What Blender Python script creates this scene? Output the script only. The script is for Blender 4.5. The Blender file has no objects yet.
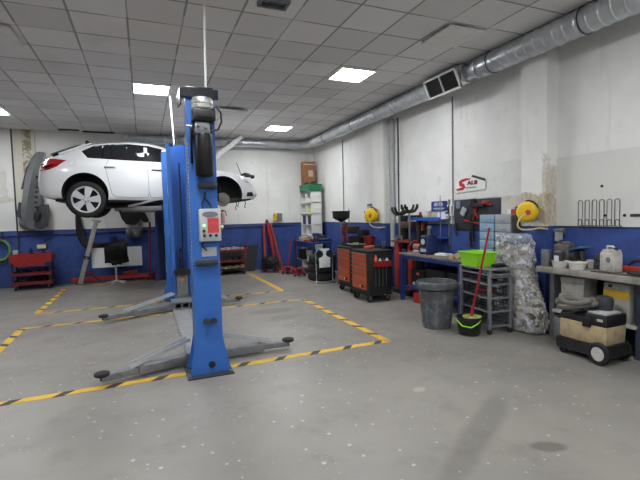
import bpy, bmesh, math, random
from mathutils import Vector, Matrix
from mathutils.bvhtree import BVHTree
random.seed(7)
C = bpy.context.scene.collection
PI = math.pi

# ------------------------------------------------------------------ materials
def lin(c):
    return tuple(((x/255)/12.92 if x/255 <= .04045 else ((x/255+.055)/1.055)**2.4) for x in c)
def node_mat(name):
    m = bpy.data.materials.new(name); m.use_nodes = True
    nt = m.node_tree; nt.nodes.clear()
    out = nt.nodes.new('ShaderNodeOutputMaterial'); b = nt.nodes.new('ShaderNodeBsdfPrincipled')
    nt.links.new(b.outputs[0], out.inputs[0])
    return m, nt, b, out
class N:
    """tiny node-graph helper"""
    def __init__(s, nt): s.nt = nt
    def new(s, t, **k):
        n = s.nt.nodes.new(t)
        for a, v in k.items(): setattr(n, a, v)
        return n
    def put(s, sock, v):
        if isinstance(v, bpy.types.NodeSocket): s.nt.links.new(v, sock)
        elif isinstance(v, (tuple, list)) and len(v) == 3 and sock.type == 'RGBA': sock.default_value = (*v, 1)
        else: sock.default_value = v
    def math(s, op, a, b=0, c=0, clamp=False):
        n = s.new('ShaderNodeMath', operation=op, use_clamp=clamp)
        s.put(n.inputs[0], a); s.put(n.inputs[1], b); s.put(n.inputs[2], c); return n.outputs[0]
    def mix(s, f, a, b):
        n = s.new('ShaderNodeMix', data_type='RGBA')
        s.put(n.inputs[0], f); s.put(n.inputs[6], a); s.put(n.inputs[7], b); return n.outputs[2]
    def noise(s, vec, scale, detail=3, rough=.55):
        n = s.new('ShaderNodeTexNoise'); s.put(n.inputs['Vector'], vec)
        n.inputs['Scale'].default_value = scale; n.inputs['Detail'].default_value = detail
        n.inputs['Roughness'].default_value = rough; return n.outputs['Fac']
    def step(s, v, a, b):
        n = s.new('ShaderNodeMapRange'); n.interpolation_type = 'SMOOTHSTEP'
        s.put(n.inputs[0], v); n.inputs[1].default_value = a; n.inputs[2].default_value = b; return n.outputs[0]
    def pos(s): return s.new('ShaderNodeNewGeometry').outputs['Position']
    def obj(s): return s.new('ShaderNodeTexCoord').outputs['Object']
    def xyz(s, v):
        n = s.new('ShaderNodeSeparateXYZ'); s.put(n.inputs[0], v); return n.outputs
    def scale(s, v, k):
        n = s.new('ShaderNodeVectorMath', operation='MULTIPLY'); s.put(n.inputs[0], v); n.inputs[1].default_value = k; return n.outputs[0]
    def bump(s, b, h, strength, dist=.01):
        n = s.new('ShaderNodeBump'); n.inputs['Strength'].default_value = strength; n.inputs['Distance'].default_value = dist
        s.put(n.inputs['Height'], h); s.nt.links.new(n.outputs[0], b.inputs['Normal'])

_mc = {}
def M(name, c, rough=.5, metal=0., dirt=.25, dc=None, ds=9., spec=.5, bump=0.):
    """worn painted / plastic / metal surface: base colour with irregular dirt"""
    if name in _mc: return _mc[name]
    m, nt, b, out = node_mat(name); n = N(nt); v = n.obj()
    base = lin(c); dcol = lin(dc) if dc else tuple(x*.45 for x in base)
    f = n.math('MULTIPLY', n.step(n.noise(v, ds, 5, .65), .42, .72), dirt)
    n.put(b.inputs['Base Color'], n.mix(f, base, dcol))
    n.put(b.inputs['Roughness'], n.math('ADD', n.math('MULTIPLY', n.noise(v, ds*2), .2), rough-.1, clamp=True))
    b.inputs['Metallic'].default_value = metal
    b.inputs['Specular IOR Level'].default_value = spec
    if bump: n.bump(b, n.noise(v, ds*6, 4), bump)
    _mc[name] = m; return m
def emit(name, c, s):
    m, nt, b, out = node_mat(name)
    b.inputs['Base Color'].default_value = (.9, .9, .9, 1)
    b.inputs['Emission Color'].default_value = (*lin(c), 1); b.inputs['Emission Strength'].default_value = s
    return m

BLUE_LIFT = M('lift blue paint', (54, 110, 190), .42, 0, .15, (40, 66, 120))
BLUE_STEEL = M('blue bench paint', (36, 56, 118), .5, 0, .45, (30, 34, 50))
BLUE_DARK = M('navy plastic', (40, 56, 104), .45, 0, .3)
BLUE_SHELF = M('bright blue shelf paint', (38, 92, 180), .5, 0, .3)
BLACK = M('black plastic', (26, 26, 28), .5, 0, .3, (60, 58, 56))
BLACKM = M('matt black', (20, 20, 22), .75, 0, .3, (52, 50, 48))
RUBBER = M('tyre rubber', (30, 30, 31), .8, 0, .4, (58, 56, 54), 14)
DGREY = M('dark grey metal', (66, 68, 72), .5, .3, .4)
GREY = M('grey painted steel', (128, 130, 132), .5, .2, .4, (74, 72, 70))
LGREY = M('light grey', (176, 178, 180), .5, 0, .3)
STEEL = M('bare steel', (150, 152, 154), .38, .85, .3)
ZINC = M('galvanised sheet', (206, 210, 214), .36, .65, .35, (150, 154, 160), 5)
CHROME = M('chrome', (205, 208, 212), .2, 1, .1)
ALLOY = M('alloy silver', (206, 208, 210), .32, .35, .1)
WHITE = M('white plastic', (226, 228, 226), .45, 0, .15, (170, 166, 156))
OFFW = M('dirty white plastic', (206, 204, 196), .55, 0, .4, (132, 126, 116))
CARW = M('white car paint', (236, 238, 238), .16, 0, .04, spec=.6)
RED = M('red paint', (156, 32, 32), .45, 0, .4, (70, 24, 24))
REDF = M('faded red paint', (168, 52, 44), .55, 0, .45, (80, 36, 32))
DRED = M('dark red paint', (128, 28, 30), .5, 0, .45, (50, 22, 22))
ORANGE = M('orange drawer paint', (208, 92, 48), .42, 0, .2, (120, 50, 28))
YELLOW = M('yellow plastic', (232, 192, 28), .42, 0, .15, (150, 110, 30))
GREEN = M('green plastic crate', (36, 118, 76), .5, 0, .3)
LIME = M('lime green plastic', (150, 222, 40), .42, 0, .1)
GHOSE = M('green hose rubber', (110, 160, 70), .5, 0, .3)
CARD = M('brown cardboard', (150, 104, 72), .8, 0, .3, (110, 76, 54))
TAN = M('dusty tan plastic', (186, 168, 130), .6, 0, .5, (112, 100, 80))
CLOTH = M('black cloth', (18, 18, 20), .95, 0, .2, bump=.3)
PAPER = M('white paper', (228, 230, 230), .8, 0, .08)
GLASSD = M('tinted car glass', (26, 28, 32), .07, 0, 0, spec=.8)
LENSR = M('red lamp lens', (168, 22, 26), .14, 0, .1, spec=.7)
LENSW = M('pale lamp lens', (196, 200, 206), .12, 0, .2, (70, 70, 76))
BENCHTOP = M('worn bench top', (118, 112, 106), .65, 0, .6, (58, 54, 52), 7, bump=.2)
CONCB = M('dusty concrete coloured bench', (150, 144, 136), .8, 0, .65, (74, 70, 66), 6, bump=.3)
BIN = M('scuffed grey bin plastic', (78, 82, 86), .55, 0, .6, (132, 134, 136), 10)
SILVERB = M('silver grey bumper plastic', (132, 136, 138), .35, .25, .3, (84, 86, 88))
LBLUE = M('pale blue drawer plastic', (136, 166, 192), .5, 0, .25)
TANK = M('gloss black tank', (8, 8, 9), .4, 0, 0, spec=.3)
ALU = M('brushed aluminium', (176, 176, 170), .42, .6, .35)
REDLAB = M('red label', (206, 62, 66), .5, 0, .25, (226, 150, 150), 30)
GREENB = emit('green pilot lamp', (60, 220, 110), .6)
HAZY = M('hazard tape yellow', (222, 178, 52), .6, 0, .45, (150, 128, 80), 5)
HAZK = M('hazard tape black', (52, 50, 48), .65, 0, .5, (96, 92, 84), 6)
PEG = M('charcoal perforated board', (42, 44, 50), .6, 0, .2)
BEIGE = M('beige board', (206, 202, 192), .75, 0, .5, (160, 150, 132))

# ------------------------------------------------------------------ mesh builder
class MB:
    def __init__(s): s.v = []; s.f = []; s.m = []; s.sm = []; s.M = Matrix()
    def at(s, loc=(0, 0, 0), rz=0, rx=0, ry=0):
        s.M = Matrix.Translation(loc) @ Matrix.Rotation(rz, 4, 'Z') @ Matrix.Rotation(ry, 4, 'Y') @ Matrix.Rotation(rx, 4, 'X'); return s
    def add(s, vs, fs, m=0, smooth=False):
        o = len(s.v); s.v += [tuple(s.M @ Vector(v)) for v in vs]
        s.f += [tuple(i+o for i in f) for f in fs]; s.m += [m]*len(fs); s.sm += [smooth]*len(fs); s.o = o; return s
    def cap(s, fs, m=0):
        s.f += [tuple(i+s.o for i in f) for f in fs]; s.m += [m]*len(fs); s.sm += [False]*len(fs); return s
    def box(s, c, d, m=0, bev=0., rz=0, rx=0, ry=0, taper=1.):
        bm = bmesh.new(); bmesh.ops.create_cube(bm, size=1)
        for v in bm.verts:
            k = taper if v.co.z < 0 else 1
            v.co = Vector((v.co.x*d[0]*k, v.co.y*d[1]*k, v.co.z*d[2]))
        if bev > 0: bmesh.ops.bevel(bm, geom=list(bm.edges), offset=min(bev, min(d)*.45), segments=2, profile=.5, affect='EDGES')
        R = Matrix.Translation(c) @ Matrix.Rotation(rz, 4, 'Z') @ Matrix.Rotation(ry, 4, 'Y') @ Matrix.Rotation(rx, 4, 'X')
        bm.verts.index_update()
        s.add([R @ v.co for v in bm.verts], [[v.index for v in f.verts] for f in bm.faces], m); bm.free(); return s
    def cyl(s, a, b, r, r2=None, n=16, m=0, cap=True):
        a, b = Vector(a), Vector(b); r2 = r if r2 is None else r2
        z = (b-a).normalized(); x = z.orthogonal().normalized(); y = z.cross(x)
        vs = []
        for p, q in ((a, r), (b, r2)):
            vs += [p+x*q*math.cos(2*PI*i/n)+y*q*math.sin(2*PI*i/n) for i in range(n)]
        s.add(vs, [(i, (i+1) % n, n+(i+1) % n, n+i) for i in range(n)], m, True)
        if cap: s.cap([tuple(range(n-1, -1, -1)), tuple(range(n, 2*n))], m)
        return s
    def tube(s, pts, r, n=8, m=0, closed=False, fl=1.):
        pts = [Vector(p) for p in pts]; k = len(pts); vs = []; up = None
        for i, p in enumerate(pts):
            if closed: t = pts[(i+1) % k]-pts[i-1]
            else: t = pts[min(i+1, k-1)]-pts[max(i-1, 0)]
            t.normalize()
            if up is None: up = t.orthogonal().normalized()
            up = (up-t*up.dot(t)).normalized() if (up-t*up.dot(t)).length > 1e-6 else t.orthogonal().normalized()
            w = t.cross(up); rr = r[i] if isinstance(r, (list, tuple)) else r
            vs += [p+up*rr*math.cos(2*PI*j/n)+w*rr*fl*math.sin(2*PI*j/n) for j in range(n)]
        fs = []
        for i in range(k if closed else k-1):
            a, b = i*n, ((i+1) % k)*n
            fs += [(a+j, a+(j+1) % n, b+(j+1) % n, b+j) for j in range(n)]
        s.add(vs, fs, m, True)
        if not closed: s.cap([tuple(range(n-1, -1, -1)), tuple(range((k-1)*n, k*n))], m)
        return s
    def lathe(s, prof, c=(0, 0, 0), n=24, m=0, axis='Z', mod=None, sx=1., sy=1.):
        R = {'Z': Matrix(), 'Y': Matrix.Rotation(PI/2, 4, 'X'), '-Y': Matrix.Rotation(-PI/2, 4, 'X'), 'X': Matrix.Rotation(PI/2, 4, 'Y'), '-X': Matrix.Rotation(-PI/2, 4, 'Y')}[axis]
        R = Matrix.Translation(c) @ R; vs = []
        for r, z in prof:
            for j in range(n):
                a = 2*PI*j/n; q = r*(mod(a, z) if mod else 1)
                vs.append(R @ Vector((q*math.cos(a)*sx, q*math.sin(a)*sy, z)))
        fs = [(i*n+j, i*n+(j+1) % n, (i+1)*n+(j+1) % n, (i+1)*n+j) for i in range(len(prof)-1) for j in range(n)]
        s.add(vs, fs, m, True)
        for e, k in ((0, 1), (len(prof)-1, 0)):
            if prof[e][0] > 1e-4:
                ring = list(range(e*n, e*n+n)); s.cap([tuple(reversed(ring)) if k else tuple(ring)], m)
        return s
    def ring(s, ro, ri, z0, z1, c=(0, 0, 0), n=32, m=0, axis='Z', **k):
        return s.lathe([(ri, z0), (ro, z0), (ro, z1), (ri, z1), (ri, z0)], c, n, m, axis, **k) if ri > 0 else s
    def ball(s, c, r, n=14, m=0):
        if not isinstance(r, (tuple, list)): r = (r, r, r)
        k = max(6, n//2); vs = []; c = Vector(c)
        for i in range(1, k):
            t = PI*i/k
            vs += [c+Vector((r[0]*math.sin(t)*math.cos(2*PI*j/n), r[1]*math.sin(t)*math.sin(2*PI*j/n), r[2]*math.cos(t))) for j in range(n)]
        fs = [(i*n+(j+1) % n, i*n+j, (i+1)*n+j, (i+1)*n+(j+1) % n) for i in range(k-2) for j in range(n)]
        t, b = len(vs), len(vs)+1; vs += [c+Vector((0, 0, r[2])), c-Vector((0, 0, r[2]))]
        fs += [(j, (j+1) % n, t) for j in range(n)] + [((k-2)*n+(j+1) % n, (k-2)*n+j, b) for j in range(n)]
        s.add(vs, fs, m, True); return s
    def prism(s, poly, a, b, plane='XZ', m=0):
        """polygon in a plane, extruded from a to b along the third axis"""
        mp = {'XZ': lambda p, t: (p[0], t, p[1]), 'XY': lambda p, t: (p[0], p[1], t), 'YZ': lambda p, t: (t, p[0], p[1])}[plane]
        n = len(poly); vs = [mp(p, a) for p in poly]+[mp(p, b) for p in poly]
        fs = [(i, (i+1) % n, n+(i+1) % n, n+i) for i in range(n)]+[tuple(range(n-1, -1, -1)), tuple(range(n, 2*n))]
        s.add(vs, fs, m); return s
    def tray(s, c, d, t=.008, m=0, taper=1.):
        """open-topped box, c = centre of its bottom"""
        x, y, z = d; k = taper
        def q(w, h, zz): return [(c[0]+a*w/2, c[1]+b*h/2, c[2]+zz) for a, b in ((-1, -1), (1, -1), (1, 1), (-1, 1))]
        vs = q(x*k, y*k, 0)+q(x, y, z)+q(x-2*t, y-2*t, z)+q(x*k-2*t, y*k-2*t, t)
        fs = [(3, 2, 1, 0)]+[(i+j, i+(j+1) % 4, i+4+(j+1) % 4, i+4+j) for i in (0, 4, 8) for j in range(4)]+[(12, 13, 14, 15)]
        s.add(vs, fs, m); return s
    def build(s, name, mats, parent=None, sharp=35):
        me = bpy.data.meshes.new(name); me.from_pydata(s.v, [], s.f)
        for p, mi, sm in zip(me.polygons, s.m, s.sm): p.material_index = mi; p.use_smooth = sm
        bm = bmesh.new(); bm.from_mesh(me); bmesh.ops.recalc_face_normals(bm, faces=bm.faces); bm.to_mesh(me); bm.free()
        try: me.set_sharp_from_angle(angle=math.radians(sharp))
        except Exception: pass
        for mm in (mats if isinstance(mats, (list, tuple)) else [mats]): me.materials.append(mm)
        o = bpy.data.objects.new(name, me); C.objects.link(o)
        if parent: o.parent = parent
        return o

def tag(o, label, cat, group=None):
    o['label'] = label; o['category'] = cat
    if group: o['group'] = group
    return o
def thing(name, label, cat, loc=(0, 0, 0), rz=0, group=None):
    o = bpy.data.objects.new(name, None); C.objects.link(o); o.empty_display_size = .05
    o.location = loc; o.rotation_euler = (0, 0, rz); return tag(o, label, cat, group)
def solo(name, mb, mats, label, cat, loc=(0, 0, 0), rz=0, group=None, **k):
    o = mb.build(name, mats, **k); o.location = loc; o.rotation_euler = (0, 0, rz); return tag(o, label, cat, group)
def struct(name, mb, mats, **k):
    o = mb.build(name, mats, **k); o['kind'] = 'structure'; return o
def kids(o): return [c for c in bpy.data.objects if c.parent == o]
def copy_tree(o, parent=None):
    c = o.copy(); C.objects.link(c)
    if parent: c.parent = parent
    for ch in kids(o): copy_tree(ch, c)
    return c
def text_geo(body, size, extrude=.002, bold=0.):
    cu = bpy.data.curves.new('t', 'FONT'); cu.body = body; cu.size = size; cu.extrude = extrude; cu.offset = bold
    cu.align_x = 'CENTER'; cu.align_y = 'CENTER'
    o = bpy.data.objects.new('t', cu); C.objects.link(o)
    me = bpy.data.meshes.new_from_object(o.evaluated_get(bpy.context.evaluated_depsgraph_get()))
    vs = [v.co.copy() for v in me.vertices]; fs = [tuple(p.vertices) for p in me.polygons]
    bpy.data.objects.remove(o); bpy.data.curves.remove(cu); bpy.data.meshes.remove(me)
    return vs, fs
def arc(c, r, a0, a1, n, plane='XZ', y=0):
    out = []
    for i in range(n+1):
        a = math.radians(a0+(a1-a0)*i/n); p, q = c[0]+r*math.cos(a), c[1]+r*math.sin(a)
        out.append({'XZ': (p, y, q), 'XY': (p, q, y), 'YZ': (y, p, q)}[plane])
    return out
RW = -PI/2      # things on the right wall: local x runs towards the camera, local y into the wall
XR, YB, ZC = 4.792, 11.92, 3.676
# ------------------------------------------------------------------ the setting
def floor_mat():
    m, nt, b, out = node_mat('worn grey floor paint'); n = N(nt); v = n.pos()
    big = n.noise(v, .55, 4, .6); mid = n.noise(v, 2.6, 6, .65); fine = n.noise(v, 38, 3)
    col = n.mix(n.step(big, .35, .68), lin((141, 137, 130)), lin((122, 119, 114)))
    col = n.mix(n.math('MULTIPLY', n.step(mid, .5, .72), .35), col, lin((96, 92, 88)))
    col = n.mix(n.math('MULTIPLY', fine, .22), col, lin((160, 154, 146)))
    vo = n.new('ShaderNodeTexVoronoi'); n.put(vo.inputs['Vector'], v); vo.voronoi_dimensions = '2D'; vo.inputs['Scale'].default_value = 4.5
    chips = n.math('MULTIPLY', n.math('LESS_THAN', vo.outputs['Distance'], n.math('MULTIPLY', n.math('MULTIPLY', n.noise(v, 6.3, 3), n.noise(v, 1.3, 2)), .19)), n.math('GREATER_THAN', n.noise(v, 1.1, 2), .44))
    col = n.mix(n.math('MULTIPLY', chips, .7), col, lin((196, 190, 182)))
    vo2 = n.new('ShaderNodeTexVoronoi'); n.put(vo2.inputs['Vector'], v); vo2.voronoi_dimensions = '2D'; vo2.inputs['Scale'].default_value = 11
    ch2 = n.math('MULTIPLY', n.math('LESS_THAN', vo2.outputs['Distance'], n.math('MULTIPLY', n.noise(v, 9, 2), .11)), n.math('GREATER_THAN', n.noise(v, 1.7, 3), .56))
    col = n.mix(n.math('MULTIPLY', ch2, .55), col, lin((188, 182, 174)))
    # oil stains and a wet drag mark lying on the floor
    p = n.xyz(v)
    def blot(cx, cy, rx, ry, rot, s0=.55, s1=1.05):
        c, sn = math.cos(rot), math.sin(rot)
        dx = n.math('SUBTRACT', p[0], cx); dy = n.math('SUBTRACT', p[1], cy)
        u = n.math('DIVIDE', n.math('ADD', n.math('MULTIPLY', dx, c), n.math('MULTIPLY', dy, sn)), rx)
        w = n.math('DIVIDE', n.math('SUBTRACT', n.math('MULTIPLY', dy, c), n.math('MULTIPLY', dx, sn)), ry)
        d = n.math('SQRT', n.math('ADD', n.math('MULTIPLY', u, u), n.math('MULTIPLY', w, w)))
        d = n.math('ADD', d, n.math('MULTIPLY', n.math('SUBTRACT', mid, .5), 1.3))
        return n.math('SUBTRACT', 1, n.step(d, s0, s1))
    for a, k in (((2.35, 1.92, .16, .07, -.4), .5), ((2.1, 2.25, .95, .13, .55), .28), ((1.85, 6.6, .45, .22, 0), .4), ((1.9, 6.1, .35, .2, .4), .25), ((1.4, 7.9, .5, .25, .2), .25), ((2.7, 9.6, .8, .3, .3), .2), ((-.2, 6.6, .5, .3, .5), .18)):
        col = n.mix(n.math('MULTIPLY', blot(*a), k), col, lin((52, 48, 46)))
    col = n.mix(n.math('MULTIPLY', blot(2.15, 3.02, .07, .05, .3), .6), col, lin((186, 176, 154)))
    n.put(b.inputs['Base Color'], col)
    n.put(b.inputs['Roughness'], n.math('ADD', n.math('MULTIPLY', mid, .3), .24))
    b.inputs['Specular IOR Level'].default_value = .4
    n.bump(b, n.math('ADD', fine, n.math('MULTIPLY', mid, 2)), .12, .006)
    return m
def ceiling_mat():
    m, nt, b, out = node_mat('mineral ceiling tiles'); n = N(nt); v = n.pos(); p = n.xyz(v)
    s = .558
    u = n.math('DIVIDE', n.math('ADD', p[0], 1.735+s*40), s); w = n.math('DIVIDE', n.math('SUBTRACT', p[1], 4.522-s*40), s)
    def edge(t):
        f = n.math('FRACT', t); return n.math('MINIMUM', f, n.math('SUBTRACT', 1, f))
    e = n.math('MINIMUM', edge(u), edge(w))
    wn = n.new('ShaderNodeTexWhiteNoise'); cm = n.new('ShaderNodeCombineXYZ')
    n.put(cm.inputs[0], n.math('FLOOR', u)); n.put(cm.inputs[1], n.math('FLOOR', w)); n.put(wn.inputs['Vector'], cm.outputs[0])
    tile = n.mix(n.math('MULTIPLY', wn.outputs['Value'], .8), lin((232, 230, 229)), lin((206, 204, 203)))
    sp = n.noise(v, 90, 4, .7)
    tile = n.mix(n.math('MULTIPLY', n.step(sp, .52, .66), .35), tile, lin((170, 168, 168)))
    tile = n.mix(n.math('MULTIPLY', n.step(n.noise(v, .8, 4), .55, .8), .3), tile, lin((160, 156, 150)))
    bar = n.math('LESS_THAN', e, .014)
    shadow = n.math('MULTIPLY', n.math('LESS_THAN', e, .024), n.math('GREATER_THAN', n.noise(v, 1.6, 2), .47))
    col = n.mix(n.math('MULTIPLY', shadow, .45), tile, lin((92, 90, 90)))
    col = n.mix(n.math('MULTIPLY', bar, .6), col, lin((122, 121, 122)))
    n.put(b.inputs['Base Color'], col); b.inputs['Roughness'].default_value = .9
    n.bump(b, n.math('SUBTRACT', n.math('MULTIPLY', sp, .6), n.math('MULTIPLY', bar, 1.2)), .25, .006)
    return m
def wall_mat(name, peel):
    """blue dado below 1.32 m, dirty white above; peel = patches (axis centre, z, half sizes) of bare beige plaster"""
    m, nt, b, out = node_mat(name); n = N(nt); v = n.pos(); p = n.xyz(v)
    nz = n.noise(v, 3.2, 5, .65); big = n.noise(v, .7, 4); fine = n.noise(v, 22, 3)
    white = n.mix(n.step(big, .4, .7), lin((234, 234, 230)), lin((218, 218, 214)))
    white = n.mix(n.math('MULTIPLY', n.step(nz, .58, .75), .3), white, lin((176, 172, 162)))
    drip = n.noise(n.scale(v, (3.5, 3.5, .35)), 2.2, 4)
    white = n.mix(n.math('MULTIPLY', n.step(drip, .58, .72), .22), white, lin((168, 166, 158)))
    blue = n.mix(n.step(nz, .4, .7), lin((56, 82, 150)), lin((46, 66, 122)))
    sc = n.noise(n.scale(v, (1.2, 1.2, 5)), 9, 5, .7)
    blue = n.mix(n.math('MULTIPLY', n.step(sc, .66, .72), .5), blue, lin((112, 136, 186)))
    blue = n.mix(n.math('MULTIPLY', n.step(n.noise(v, 1.9, 5, .7), .56, .74), .55), blue, lin((34, 42, 76)))
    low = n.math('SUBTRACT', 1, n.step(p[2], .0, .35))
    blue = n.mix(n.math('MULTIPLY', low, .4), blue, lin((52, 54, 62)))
    zt = n.math('ADD', p[2], n.math('MULTIPLY', n.math('SUBTRACT', nz, .5), .02))
    isw = n.math('GREATER_THAN', zt, 1.325)
    col = n.mix(isw, blue, white)
    line = n.math('MULTIPLY', n.math('GREATER_THAN', zt, 1.305), n.math('LESS_THAN', zt, 1.328))
    col = n.mix(n.math('MULTIPLY', line, .6), col, lin((30, 38, 70)))
    for ax, c, z, hx, hz, k, thr in peel:
        d = n.math('MAXIMUM', n.math('DIVIDE', n.math('ABSOLUTE', n.math('SUBTRACT', p[ax], c)), hx), n.math('DIVIDE', n.math('ABSOLUTE', n.math('SUBTRACT', p[2], z)), hz))
        d = n.math('ADD', d, n.math('MULTIPLY', n.math('SUBTRACT', nz, .5), 1.8))
        f = n.math('MULTIPLY', n.math('MULTIPLY', n.math('SUBTRACT', 1, n.step(d, thr, thr+.12)), isw), k)
        pl = n.mix(n.step(fine, .4, .62), lin((192, 180, 156)), lin((164, 150, 126)))
        col = n.mix(f, col, pl)
    n.put(b.inputs['Base Color'], col); b.inputs['Roughness'].default_value = .72
    n.bump(b, n.math('ADD', nz, n.math('MULTIPLY', fine, .3)), .25, .01)
    return m
XL, YF = -6.2, -4.0
def slab(x0, x1, y0, y1, z0, z1): return MB().box(((x0+x1)/2, (y0+y1)/2, (z0+z1)/2), (x1-x0, y1-y0, z1-z0))
struct('floor', slab(XL-.2, XR+.2, YF-.2, YB+.2, -.1, 0), floor_mat())
struct('ceiling', slab(XL-.2, XR+.2, YF-.2, YB+.2, ZC, ZC+.1), ceiling_mat())
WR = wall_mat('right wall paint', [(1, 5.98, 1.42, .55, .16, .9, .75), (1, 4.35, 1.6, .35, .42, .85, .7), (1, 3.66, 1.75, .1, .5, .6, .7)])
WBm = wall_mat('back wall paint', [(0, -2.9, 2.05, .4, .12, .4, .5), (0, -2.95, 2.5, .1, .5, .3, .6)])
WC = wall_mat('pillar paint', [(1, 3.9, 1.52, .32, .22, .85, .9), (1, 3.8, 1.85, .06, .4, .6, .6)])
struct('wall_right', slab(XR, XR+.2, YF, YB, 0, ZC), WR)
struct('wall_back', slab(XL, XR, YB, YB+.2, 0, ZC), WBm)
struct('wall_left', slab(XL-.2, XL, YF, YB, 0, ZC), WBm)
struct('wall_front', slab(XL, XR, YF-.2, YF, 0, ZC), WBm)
struct('pillar', slab(4.6, XR, 3.79, 4.17, 0, ZC), WC)
struct('pillar', slab(4.6, XR, 7.62, 8.06, 0, ZC), WC)
# plastered pipe chase on the back wall
def plaster_mat():
    m, nt, b, out = node_mat('crumbling plaster'); n = N(nt); v = n.pos(); p = n.xyz(v)
    nz = n.noise(v, 9, 6, .7)
    mid = n.math('MULTIPLY', n.math('LESS_THAN', n.math('ABSOLUTE', n.math('ADD', p[0], 2.43)), .09), n.step(nz, .42, .55))
    col = n.mix(mid, lin((206, 203, 190)), lin((148, 142, 112)))
    n.put(b.inputs['Base Color'], col); b.inputs['Roughness'].default_value = .85; n.bump(b, nz, .6, .02); return m
struct('trim_pipe_chase', slab(-2.70, -2.27, YB-.07, YB, 1.33, ZC), plaster_mat())
t = MB(); t.cyl((-2.72, YB-.05, .9), (-2.72, YB-.05, ZC), .018, n=10)
solo('riser_pipe', t, DGREY, 'thin dark pipe running down the left edge of the crumbling plaster strip', 'pipe')
# hazard tape rectangles
def tape(pa, pb, w=.075, period=.405, black=.1, plain=False):
    a, b = Vector((*pa, 0)), Vector((*pb, 0)); d = (b-a); L = d.length; d.normalize(); s = Vector((-d.y, d.x, 0)); mb = MB(); t = 0; z = .0025
    def seg(t0, t1, m):
        k = .04
        q = [a+d*max(0, min(L, t0-k))-s*w/2, a+d*max(0, min(L, t1-k))-s*w/2, a+d*max(0, min(L, t1+k))+s*w/2, a+d*max(0, min(L, t0+k))+s*w/2]
        mb.add([(p.x, p.y, zz) for zz in (.0003, z) for p in q], [(3, 2, 1, 0), (4, 5, 6, 7), (0, 1, 5, 4), (1, 2, 6, 5), (2, 3, 7, 6), (3, 0, 4, 7)], m)
    if plain: seg(-.05, L+.05, 0)
    else:
        while t < L:
            seg(t, min(L+.05, t+period-black), 0); seg(t+period-black, min(L+.05, t+period), 1); t += period
    return mb
for pa, pb, kw in (((-3.1, 4.27), (2.68, 4.36), dict(w=.095)), ((2.64, 4.35), (2.64, 7.25), dict(w=.1)), ((-1.72, 7.25), (2.6, 7.25), {}), ((-1.68, 4.4), (-1.68, 7.22), dict(w=.1)),
                   ((-1.74, 8.29), (2.6, 8.29), {}), ((-1.71, 8.33), (-1.71, 11.3), dict(w=.1)), ((2.57, 8.29), (2.57, 11.3), dict(plain=True, w=.1)), ((-1.2, 11.35), (.3, 11.35), dict(w=.06))):
    struct('floor_marking', tape(pa, pb, **kw), [HAZY, HAZK])
# ceiling panels
LED = emit('led panel', (250, 252, 255), 34)
def panel(x, y, label, w=.54):
    t = thing('ceiling_light', label, 'ceiling light', (x, y, ZC), 0, 'square LED panels in the ceiling')
    f = MB()
    for sx, sy, dx, dy in ((0, 1, w+.03, .016), (0, -1, w+.03, .016), (1, 0, .016, w+.03), (-1, 0, .016, w+.03)):
        f.box((sx*w/2, sy*w/2, -.008), (dx, dy, .016))
    f.build('frame', WHITE, t); MB().box((0, 0, -.005), (w-.016, w-.016, .006)).build('diffuser', LED, t)
    return t
panel(.22, 7.66, 'square glowing ceiling panel straight above the raised white car and far lift post')
panel(3.06, 5.97, 'square glowing ceiling panel nearest the silver duct grille')
panel(3.16, 10.12, 'small far glowing ceiling panel near the back corner duct elbow')
panel(-2.62, 10.0, 'glowing ceiling panel cut by the left edge of the photo')
for x, y in ((.22, 2.9), (3.06, 1.6), (-2.62, 5.0), (-2.62, .6), (.22, -1.6), (3.06, -2.2)):
    panel(x, y, 'square glowing ceiling panel outside the picture above the camera side')
# ceiling vent, lifted tiles
t = thing('ceiling_vent', 'grey slatted vent set in the ceiling at the top edge', 'vent', (1.3, 4.2, ZC))
f = MB()
for sx, sy, dx, dy in ((0, 1, .3, .03), (0, -1, .3, .03), (1, 0, .03, .16), (-1, 0, .03, .16)): f.box((sx*.135, sy*.075, -.02), (dx, dy, .04))
f.build('frame', GREY, t)
f = MB()
for i in range(4): f.box((0, -.045+i*.03, -.02), (.26, .02, .006), rx=.5)
f.build('slats', DGREY, t)
TILE = M('loose ceiling tile', (226, 224, 223), .9, 0, .2)
for i, (x, y, rx, ry, lab) in enumerate(((3.57, 4.25, 0, -.03, 'sagging ceiling tile with a dark open edge beside the duct'), (1.74, 8.7, .07, .03, 'crooked ceiling tile with a black gap right of the near lift post'), (-1.5, 5.9, 0, .045, 'slightly dropped ceiling tile in the upper left of the ceiling'))):
    mb = MB(); mb.box((0, 0, 0), (.53, .53, .016), rx=rx, ry=ry)
    solo('ceiling_tile', mb, TILE, lab, 'ceiling tile', (x, y, ZC-.026))
GAP_DARK = M('painted gap darkness', (14, 14, 15), 1, 0, 0)
mb = MB(); mb.box((-1.52, 11.6, ZC-.006), (.42, .14, .012)); mb.box((-.9, 11.72, ZC-.006), (.7, .14, .012))
struct('ceiling_gap_shade', mb, GAP_DARK)  # flat dark plates, the unlit depth of the tile gaps put into colour

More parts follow.
